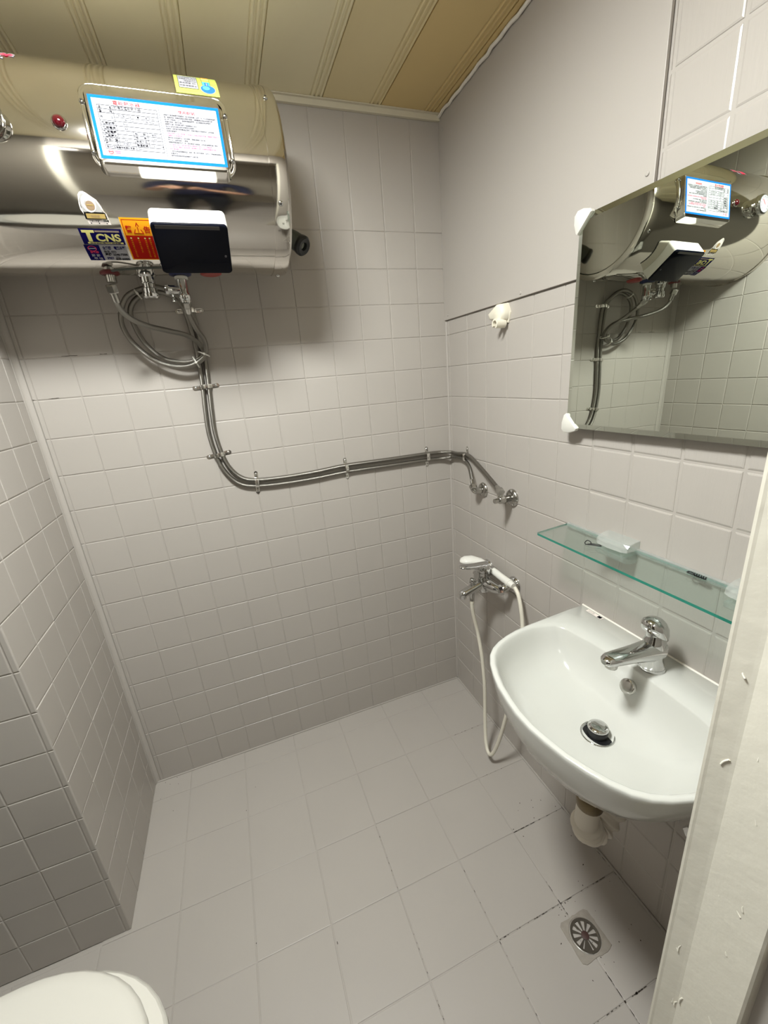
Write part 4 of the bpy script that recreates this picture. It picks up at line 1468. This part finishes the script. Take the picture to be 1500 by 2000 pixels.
for z, a, b in ((0.047, 0.0225, 0.0225), (0.056, 0.0235, 0.0235), (0.068, 0.0225, 0.0225), (0.076, 0.016, 0.016), (0.079, 0.003, 0.003)):
    rg.append(ell((-0.074, MY, MZ + z), (1, 0, 0), (0, 1, 0), a, b, 24))
mb.loft(rg)
rg = []
for x, z, a, b in ((-0.060, 0.066, 0.0190, 0.0130), (-0.085, 0.070, 0.0190, 0.0110), (-0.110, 0.074, 0.0180, 0.0085), (-0.135, 0.0785, 0.0178, 0.0070), (-0.155, 0.0815, 0.0165, 0.0062), (-0.165, 0.0825, 0.0115, 0.0050), (-0.1685, 0.0828, 0.004, 0.002)):
    rg.append(ell((x, MY, MZ + z), (0, 1, 0), (0.18, 0, 1), a, b, 24, 2.3))
mb.loft(rg)
obj('lever', mb, CHROME, t)
mb = MB()
mb.tube([(-0.060, MY + 0.004, MZ + 0.032), (-0.048, MY + 0.008, MZ + 0.024), (-0.036, MY + 0.010, MZ + 0.020)], 0.007, 10)
mb.lathe([(0.0165, 0), (0.0165, 0.016), (0.0136, 0.016), (0.0136, 0)], (-0.0335, MY + 0.014, MZ + 0.037), (0.02, -1, -0.1), 18, cap=False)
weld(obj('shower_cradle', mb, CHROME, t), angle=40)

hs = thing('hand_shower', 'white hand shower resting in the mixer cradle', 'shower', (-0.09, -0.37, 0.77))
mb = MB()
hd = [((-0.030, -0.455, 0.727), 0.0100), ((-0.030, -0.440, 0.728), 0.0122), ((-0.0305, -0.418, 0.7295), 0.0126), ((-0.031, -0.390, 0.7315), 0.0126), ((-0.032, -0.355, 0.735), 0.0126), ((-0.036, -0.318, 0.742), 0.0130), ((-0.052, -0.288, 0.752), 0.0170), ((-0.076, -0.272, 0.759), 0.0215), ((-0.098, -0.266, 0.7615), 0.0210), ((-0.112, -0.262, 0.760), 0.0150), ((-0.118, -0.260, 0.758), 0.0045)]
rg = []
for k, (c, r) in enumerate(hd):
    a = Vector(hd[max(0, k - 1)][0])
    b = Vector(hd[min(len(hd) - 1, k + 1)][0])
    d = (b - a).normalized()
    sd = d.cross(Vector((0, 0, 1))).normalized()
    up = sd.cross(d)
    sq = 1.0 if k < 5 else (1.0 - 0.09 * (k - 4))
    rg.append(ell(c, sd, up, r * (1.0 if k < 5 else 1.25), r * max(0.62, sq), 20))
mb.loft(rg)
obj('shower_body', mb, PLAST, hs)
mb = MB()
mb.lathe([(0.024, -0.002), (0.024, 0.003), (0.018, 0.005), (0.001, 0.0055)], (-0.084, -0.269, 0.748), (-0.15, -0.1, -1), 24)
obj('spray_plate', mb, CHROMED, hs)
mb = MB()
mb.lathe([(0.0138, 0), (0.0142, 0.006), (0.0138, 0.012)], (-0.030, -0.436, 0.728), (0, 1, 0.06), 18)
obj('grip_ring', mb, PLAST, hs)

sh = thing('shower_hose', 'white shower hose looping from the mixer down to the floor and up behind the basin', 'hose', (-0.11, -0.43, 0.3))
mb = MB()
mb.tube([(-0.123, MY, 0.650), (-0.1225, MY, 0.615), (-0.112, -0.342, 0.560), (-0.100, -0.344, 0.500), (-0.097, -0.365, 0.410), (-0.099, -0.384, 0.300), (-0.104, -0.394, 0.200), (-0.116, -0.414, 0.105), (-0.126, -0.436, 0.062), (-0.131, -0.458, 0.049), (-0.130, -0.476, 0.060), (-0.120, -0.490, 0.105), (-0.110, -0.506, 0.180), (-0.098, -0.526, 0.300), (-0.078, -0.546, 0.430), (-0.055, -0.540, 0.540), (-0.042, -0.520, 0.620), (-0.037, -0.503, 0.675), (-0.033, -0.484, 0.710), (-0.030, -0.462, 0.726)], 0.0066, 12, sub=6)
obj('hose_tube', mb, HOSEW, sh)
mb = MB()
mb.lathe([(0.0085, 0), (0.0085, 0.02), (0.0075, 0.026)], (-0.123, MY, 0.655), (0.0, 0, -1), 14)
obj('hose_cone', mb, HOSEW, sh)

# adhesive shower holder under the board
t = thing('shower_holder', 'cream plastic shower holder stuck to the right wall under the board edge', 'holder', (0, -0.352, 1.565))
mb = MB()
ol = [(-0.283, 1.583), (-0.300, 1.556), (-0.330, 1.552), (-0.375, 1.545), (-0.384, 1.572), (-0.372, 1.598), (-0.345, 1.600)]
mb.loft([[Vector((-0.0003, y, z)) for y, z in ol], [Vector((-0.004, y, z)) for y, z in ol], [Vector((-0.0055, -0.34 + (y + 0.34) * 0.96, 1.574 + (z - 1.574) * 0.96)) for y, z in ol]], 0, False)
obj('back_plate', mb, CREAM, t)
mb = MB()
ol2 = [(-0.300, 1.577), (-0.311, 1.560), (-0.338, 1.557), (-0.362, 1.546), (-0.378, 1.556), (-0.383, 1.574), (-0.374, 1.596), (-0.350, 1.599)]
mb.loft([[Vector((-0.004, y, z)) for y, z in ol2], [Vector((-0.018, -0.350 + (y + 0.350) * 0.97, z)) for y, z in ol2], [Vector((-0.027, -0.352 + (y + 0.352) * 0.86, 1.573 + (z - 1.573) * 0.9)) for y, z in ol2], [Vector((-0.030, -0.353 + (y + 0.353) * 0.7, 1.573 + (z - 1.573) * 0.72)) for y, z in ol2]], 0, True)
weld(obj('holder_body', mb, CREAM, t), angle=45)
mb = MB()
cr = Vector((-0.026, -0.362, 1.545))
rings = []
for k in range(17):
    a = math.radians(-40 + 290 * k / 16)
    d = Vector((0, math.cos(a), math.sin(a)))
    rings.append([cr + d * r + Vector((x, 0, 0)) for x, r in ((-0.016, 0.0090), (0.016, 0.0095), (0.016, 0.0140), (-0.016, 0.0135))])
mb.loft(rings, 0, False)
weld(obj('holder_hook', mb, CREAM, t), angle=40)

# ------------------------------------------------------------------ floor drain
t = thing('floor_drain', 'round slotted floor drain in a stained square plate beside the right wall', 'drain', (-0.193, -0.984, 0))
mb = MB()
c = Vector((-0.193, -0.985, 0.0))
ol = [(-0.048, -0.044), (0.044, -0.047), (0.050, -0.020), (0.047, 0.040), (0.040, 0.046), (-0.044, 0.043)]
N1 = 36
sq = []
for k in range(N1):
    a = 2 * PI * k / N1
    d = Vector((math.cos(a), math.sin(a)))
    r = min(0.047 / max(abs(d.x), 1e-6), 0.045 / max(abs(d.y), 1e-6)) * random.uniform(0.965, 1.02)
    sq.append(d * r)
ci = lambda r, z: [c + Vector((r * math.cos(2 * PI * k / N1), r * math.sin(2 * PI * k / N1), z)) for k in range(N1)]
mb.loft([[c + Vector((d.x * 1.03, d.y * 1.03, -0.002)) for d in sq], [c + Vector((d.x, d.y, 0.0012)) for d in sq], ci(0.0400, 0.0016), ci(0.0385, 0.0004), ci(0.0380, -0.0020)], 0, False, False)
obj('drain_plate', mb, STAIN, t)
mb = MB()
mb.lathe([(0.0385, -0.0022), (0.0003, -0.0022)], c, (0, 0, 1), 32, cap=False)
obj('drain_well', mb, DARK, t)
mb = MB()
mb.loft([ci(0.0372, -0.001), ci(0.0372, 0.0018), ci(0.0360, 0.0024), ci(0.0310, 0.0020), ci(0.0300, 0.0006)], 0, False, False)
mb.lathe([(0.0100, 0.0), (0.0100, 0.0016), (0.006, 0.0026), (0.0003, 0.0028)], c, (0, 0, 1), 16, 1)
for k in range(11):
    a = 2 * PI * k / 11 + 0.2
    wdt = 0.0040 if k != 7 else 0.011
    d, e = Vector((math.cos(a), math.sin(a), 0)), Vector((-math.sin(a), math.cos(a), 0))
    o_ = c + Vector((0, 0, 0.0002))
    pts = [o_ + d * 0.009 - e * wdt * 0.28, o_ + d * 0.031 - e * wdt, o_ + d * 0.031 + e * wdt, o_ + d * 0.009 + e * wdt * 0.28]
    mb.prism(pts, (0, 0, 0.0016))
weld(obj('drain_grate', mb, [CHROMED, mat('rusty_hub', s2l(70, 48, 44), 0.5)], t), angle=30)

# dirt specks on the painted floor, mostly by the drain and along the open joints
random.seed(5)
mb = MB()


def fleck(x, y, r, sx_=1.0, rot=0.0):
    n = 6
    pts = []
    for k in range(n):
        a = 2 * PI * k / n
        px, py = math.cos(a) * r * sx_ * random.uniform(0.7, 1.2), math.sin(a) * r * random.uniform(0.7, 1.2)
        pts.append((x + px * math.cos(rot) - py * math.sin(rot), y + px * math.sin(rot) + py * math.cos(rot), 0.0006))
    mb.add(pts, [list(range(n))])


for x, y in ((-1.303, -0.018), (-1.285, -0.033), (-1.262, -0.012), (-1.255, -0.045), (-1.312, -0.085), (-1.262, -0.155), (-1.012, -0.265), (-0.975, -0.185), (-1.005, -0.66)):
    fleck(x, y, 0.0014)
fleck(-1.002, -0.845, 0.0016, 4.0, 1.5)
fleck(-0.80, -0.745, 0.001, 4.0, 1.6)
for k in range(26):
    fleck(-0.193 + random.gauss(0, 0.045), -0.985 + random.gauss(0, 0.05), random.uniform(0.0006, 0.0016), random.uniform(1, 2), random.uniform(0, 3))
for k in range(22):
    fleck(random.uniform(-0.20, -0.02), random.uniform(-1.05, -0.62), random.uniform(0.0005, 0.0015), random.uniform(1, 2), random.uniform(0, 3))


def joint_dirt(x0, y0, x1, y1, n, r0=0.0012):
    for k in range(n):
        f = random.random()
        fleck(x0 + (x1 - x0) * f, y0 + (y1 - y0) * f, random.uniform(0.4, 1.0) * r0, random.uniform(2.5, 6), math.atan2(y1 - y0, x1 - x0))


joint_dirt(-0.2015, -0.702, -0.02, -0.702, 22)
joint_dirt(-0.403, -0.9065, -0.02, -0.9065, 36, 0.0010)
joint_dirt(-0.2015, -0.84, -0.2015, -0.94, 12, 0.0013)
joint_dirt(-0.2015, -1.04, -0.2015, -1.20, 18, 0.0014)
joint_dirt(-0.36, -1.111, -0.10, -1.111, 22, 0.0010)
joint_dirt(-0.604, -0.80, -0.604, -1.1, 14, 0.0008)
joint_dirt(-0.403, -0.72, -0.403, -1.10, 16, 0.0008)
joint_dirt(-0.604, -0.5, -0.604, -0.70, 8, 0.0008)
joint_dirt(-0.20, -0.293, -0.05, -0.293, 8, 0.0010)
joint_dirt(-0.21, -0.4975, -0.05, -0.4975, 9, 0.0010)
joint_dirt(-0.006, -0.68, -0.006, -0.95, 16, 0.0014)
fleck(-0.2015, -1.111, 0.0026)
fleck(-0.165, -1.111, 0.0022, 1.8)
o = obj('floor_dirt', mb, SPECK, floor)
o['kind'] = 'stuff'

# ------------------------------------------------------------------ toilet
TY = -0.99
t = thing('toilet', 'white ceramic toilet with closed lid at the lower left corner', 'toilet', (-1.42, TY, 0))


def egg(z, xf, xb, hw, n=40):
    """plan outline: rounded front at xf, squarer back at xb"""
    out = []
    xm = xf - hw * 1.25
    for k in range(n):
        a = 2 * PI * k / n
        c_, s_ = math.cos(a), math.sin(a)
        if c_ >= 0:
            x = xm + (xf - xm) * c_
            y = hw * s_
        else:
            x = xm + (xm - xb) * -abs(c_) ** 0.75
            y = hw * math.copysign(abs(s_) ** 0.85, s_)
        out.append(Vector((x, TY + y, z)))
    return out


mb = MB()
mb.loft([egg(0.0, -1.20, -1.70, 0.115), egg(0.02, -1.21, -1.70, 0.110), egg(0.12, -1.23, -1.68, 0.100), egg(0.22, -1.19, -1.66, 0.120), egg(0.31, -1.13, -1.66, 0.158), egg(0.36, -1.103, -1.66, 0.176), egg(0.385, -1.095, -1.66, 0.181), egg(0.396, -1.098, -1.66, 0.178)])
obj('bowl', mb, CERAM, t)
mb = MB()
mb.loft([egg(0.397, -1.100, -1.56, 0.180), egg(0.400, -1.092, -1.57, 0.186), egg(0.414, -1.092, -1.57, 0.186), egg(0.419, -1.098, -1.565, 0.181)])
obj('seat', mb, SEATP, t)
mb = MB()
mb.loft([egg(0.420, -1.125, -1.575, 0.182), egg(0.424, -1.118, -1.58, 0.187), egg(0.436, -1.118, -1.58, 0.187), egg(0.443, -1.126, -1.575, 0.181), egg(0.447, -1.150, -1.56, 0.165), egg(0.449, -1.22, -1.52, 0.12), egg(0.450, -1.30, -1.45, 0.05)])
obj('lid', mb, SEATP, t)
mb = MB()
mb.box((-1.815, TY, 0.575), (0.20, 0.40, 0.36), bev=0.02)
obj('cistern', mb, CERAM, t)
mb = MB()
mb.box((-1.812, TY, 0.77), (0.215, 0.42, 0.035), bev=0.012)
obj('cistern_lid', mb, CERAM, t)
mb = MB()
mb.lathe([(0.022, 0), (0.022, 0.006), (0.018, 0.009)], (-1.812, TY, 0.7875), (0, 0, 1), 20)
obj('flush_button', mb, CHROME, t)

# ------------------------------------------------------------------ the photographer in the doorway, seen only as a dark reflection on the tank
random.seed(3)
SKIN = mat('skin', s2l(196, 152, 126), 0.5, var=0.05, vscale=20)
NAVYC = mat('navy_cotton', s2l(22, 26, 48), 0.85, bump=0.25, bscale=160)
DARKC = mat('dark_trousers', s2l(30, 31, 36), 0.85, bump=0.25, bscale=160)
SHOE = mat('black_shoes', s2l(18, 18, 20), 0.5)
HAIR = mat('black_hair', s2l(16, 14, 13), 0.5, bump=0.6, bscale=220)
CAMP = Vector((-0.8147, -1.4725, 1.4261))
PH = CAMP - FWD * 0.012 - UP * 0.045 + RGT * 0.018
PR = Matrix((RGT, UP, FWD)).transposed()
ph = thing('phone', 'dark slab phone held upright in both hands, seen only as a reflection', 'phone', PH)
mb = MB()
mb.box(PH, (0.074, 0.152, 0.008), PR, bev=0.0035)
obj('phone_case', mb, BLACK, ph)
mb = MB()
mb.box(PH - FWD * 0.0042, (0.068, 0.146, 0.0008), PR, bev=0.0003)
obj('screen', mb, BLACKG, ph)
mb = MB()
mb.lathe([(0.007, 0), (0.007, 0.002), (0.005, 0.0025)], PH + FWD * 0.004 - RGT * 0.018 + UP * 0.028, FWD, 16)
obj('camera_lens', mb, BLACKG, ph)

pv, pe, prr = [], [], []


def pj(p, r, parent=None):
    pv.append(tuple(p))
    prr.append(r)
    if parent is not None:
        pe.append((parent, len(pv) - 1))
    return len(pv) - 1


PX, PY = -0.74, -1.90
pel = pj((PX, PY, 0.93), (0.150, 0.105))
wa = pj((PX, PY + 0.005, 1.06), (0.135, 0.095), pel)
ch = pj((PX, PY + 0.010, 1.22), (0.150, 0.108), wa)
up_ = pj((PX, PY + 0.005, 1.345), (0.120, 0.085), ch)
nk = pj((PX, PY + 0.015, 1.435), (0.052, 0.052), up_)
nk2 = pj((PX, PY + 0.035, 1.485), (0.050, 0.052), nk)
jw = pj((PX, PY + 0.070, 1.530), (0.058, 0.068), nk2)
hc = pj((PX, PY + 0.062, 1.590), (0.072, 0.088), jw)
ht = pj((PX, PY + 0.050, 1.650), (0.064, 0.078), hc)
he = pj((PX, PY + 0.048, 1.690), (0.030, 0.036), ht)
for sg in (-1, 1):
    s1 = pj((PX + sg * 0.105, PY, 1.375), (0.070, 0.065), up_)
    s2 = pj((PX + sg * 0.185, PY + 0.005, 1.345), (0.055, 0.055), s1)
    eb0 = pj((PX + sg * 0.215, PY + 0.060, 1.235), (0.047, 0.047), s2)
    eb = pj((PX + sg * 0.220, PY + 0.130, 1.130), (0.041, 0.041), eb0)
    palm = PH + RGT * sg * 0.062 - UP * 0.026 - FWD * 0.026
    wr = palm + Vector((sg * 0.030, -0.055, -0.060))
    e2 = Vector(pv[eb])
    f1 = pj(e2.lerp(wr, 0.45), (0.036, 0.036), eb)
    w1 = pj(wr, (0.024, 0.020), f1)
    p1 = pj(palm + Vector((sg * 0.010, -0.018, -0.022)), (0.026, 0.018), w1)
    p2 = pj(palm, (0.026, 0.016), p1)
    for k, ln in enumerate((0.92, 1.0, 0.95, 0.80)):
        hgt_ = 0.022 - 0.0205 * k
        b0 = PH + RGT * sg * 0.056 + UP * (hgt_ - 0.020) - FWD * 0.016
        q0 = pj(b0, (0.0098, 0.0098), p2)
        q1 = pj(PH + RGT * sg * (0.047 + 0.002) + UP * (hgt_ - 0.014) + FWD * 0.004, (0.0088, 0.0088), q0)
        q2 = pj(PH + RGT * sg * (0.038 - 0.004 * ln) + UP * (hgt_ - 0.010) + FWD * 0.0118, (0.0080, 0.0080), q1)
        pj(PH + RGT * sg * (0.032 - 0.016 * ln) + UP * (hgt_ - 0.007) + FWD * 0.0122, (0.0068, 0.0068), q2)
    t0 = pj(palm + UP * 0.012 - RGT * sg * 0.010 - FWD * 0.004, (0.0125, 0.0115), p1)
    t1 = pj(PH + RGT * sg * 0.038 + UP * 0.004 - FWD * 0.018, (0.0100, 0.0095), t0)
    pj(PH + RGT * sg * 0.020 + UP * 0.016 - FWD * 0.0145, (0.0085, 0.0075), t1)
    hp = pj((PX + sg * 0.085, PY, 0.860), (0.092, 0.098), pel)
    kn0 = pj((PX + sg * 0.098, PY + 0.008, 0.68), (0.076, 0.080), hp)
    kn = pj((PX + sg * 0.105, PY + 0.015, 0.48), (0.056, 0.058), kn0)
    cf = pj((PX + sg * 0.108, PY - 0.005, 0.32), (0.052, 0.056), kn)
    an = pj((PX + sg * 0.110, PY - 0.010, 0.105), (0.040, 0.042), cf)
    ft = pj((PX + sg * 0.112, PY + 0.015, 0.048), (0.042, 0.045), an)
    pj((PX + sg * 0.122, PY + 0.145, 0.030), (0.040, 0.028), ft)

me = bpy.data.meshes.new('skeleton')
me.from_pydata([Vector(p) for p in pv], pe, [])
tmp = bpy.data.objects.new('skeleton', me)
COL.objects.link(tmp)
sm_ = tmp.modifiers.new('skin', 'SKIN')
sm_.use_smooth_shade = True
for k, (sv, rr_) in enumerate(zip(me.skin_vertices[0].data, prr)):
    sv.radius = rr_
    sv.use_root = (k == 0)
sub_ = tmp.modifiers.new('sub', 'SUBSURF')
sub_.levels = sub_.render_levels = 2
bpy.context.view_layer.update()
bm_ = bpy.data.meshes.new_from_object(tmp.evaluated_get(bpy.context.evaluated_depsgraph_get()))
bpy.data.objects.remove(tmp)
person = thing('person', 'person in dark navy shirt and dark trousers raising a phone, visible only as a reflection', 'person', (PX, PY, 0))
bm_.name = 'body'
zmin = min(v.co.z for v in bm_.vertices)
for v in bm_.vertices:
    if v.co.z < 0.3:
        v.co.z = max(v.co.z, 0.0006)
org = Vector((PX, PY, 0))
for v in bm_.vertices:
    v.co -= org
bm_.materials.clear()
for m_ in (SKIN, NAVYC, DARKC, SHOE):
    bm_.materials.append(m_)
for p in bm_.polygons:
    c_ = p.center + org
    arm = abs(c_.x - PX) > 0.16 or c_.y > PY + 0.14
    if c_.z < 0.09:
        p.material_index = 3
    elif c_.z < 0.97:
        p.material_index = 2
    elif (arm and c_.y > PY + 0.17) or (c_.z > 1.435 and not (abs(c_.x - PX) > 0.12)):
        p.material_index = 0
    else:
        p.material_index = 1
    p.use_smooth = True
body = bpy.data.objects.new('body', bm_)
COL.objects.link(body)
body.parent = person
ORIG[body.name] = org
HCN = Vector((PX, PY + 0.058, 1.600))
mb = MB()
rg = []
for z, a, b, dy in ((-0.030, 0.078, 0.060, -0.040), (0.0, 0.0800, 0.078, -0.022), (0.035, 0.0800, 0.092, -0.008), (0.070, 0.0720, 0.088, -0.006), (0.098, 0.052, 0.066, -0.008), (0.114, 0.020, 0.026, -0.008)):
    rg.append(ell(HCN + Vector((0, dy - 0.006, z)), (1, 0, 0), (0, 1, 0), a, b, 28))
mb.loft(rg)
obj('hair', mb, HAIR, person)
for sg in (-1, 1):
    mb = MB()
    mb.loft([ell(HCN + Vector((sg * (0.074 + h), -0.008, -0.018)), (0, 1, 0.2), (0, 0, 1), a, a * 1.6, 14) for h, a in ((-0.006, 0.012), (0.004, 0.018), (0.010, 0.016), (0.012, 0.008))])
    obj('ear', mb, SKIN, person)
    mb = MB()
    mb.loft([ell(HCN + Vector((sg * 0.030, 0.0800 + h, -0.006)), (1, 0, 0), (0, 0, 1), a, a * 0.55, 12) for h, a in ((-0.010, 0.013), (0.001, 0.0125), (0.004, 0.006))])
    obj('eye', mb, mat('eye_dark', s2l(40, 32, 28), 0.2), person)
mb = MB()
mb.loft([ell(HCN + Vector((0, y, z)), (1, 0, 0), (0, 1, 0), a, b, 14) for y, z, a, b in ((0.086, 0.000, 0.008, 0.010), (0.092, -0.022, 0.011, 0.014), (0.094, -0.036, 0.016, 0.017), (0.088, -0.044, 0.012, 0.010))])
obj('nose', mb, SKIN, person)
mb = MB()
mb.loft([ell(HCN + Vector((0, 0.078 + h, -0.064)), (1, 0, 0), (0, 0, 1), a, a * 0.32, 14) for h, a in ((-0.010, 0.024), (0.002, 0.023), (0.006, 0.012))])
obj('mouth', mb, mat('lips', s2l(160, 98, 90), 0.5), person)
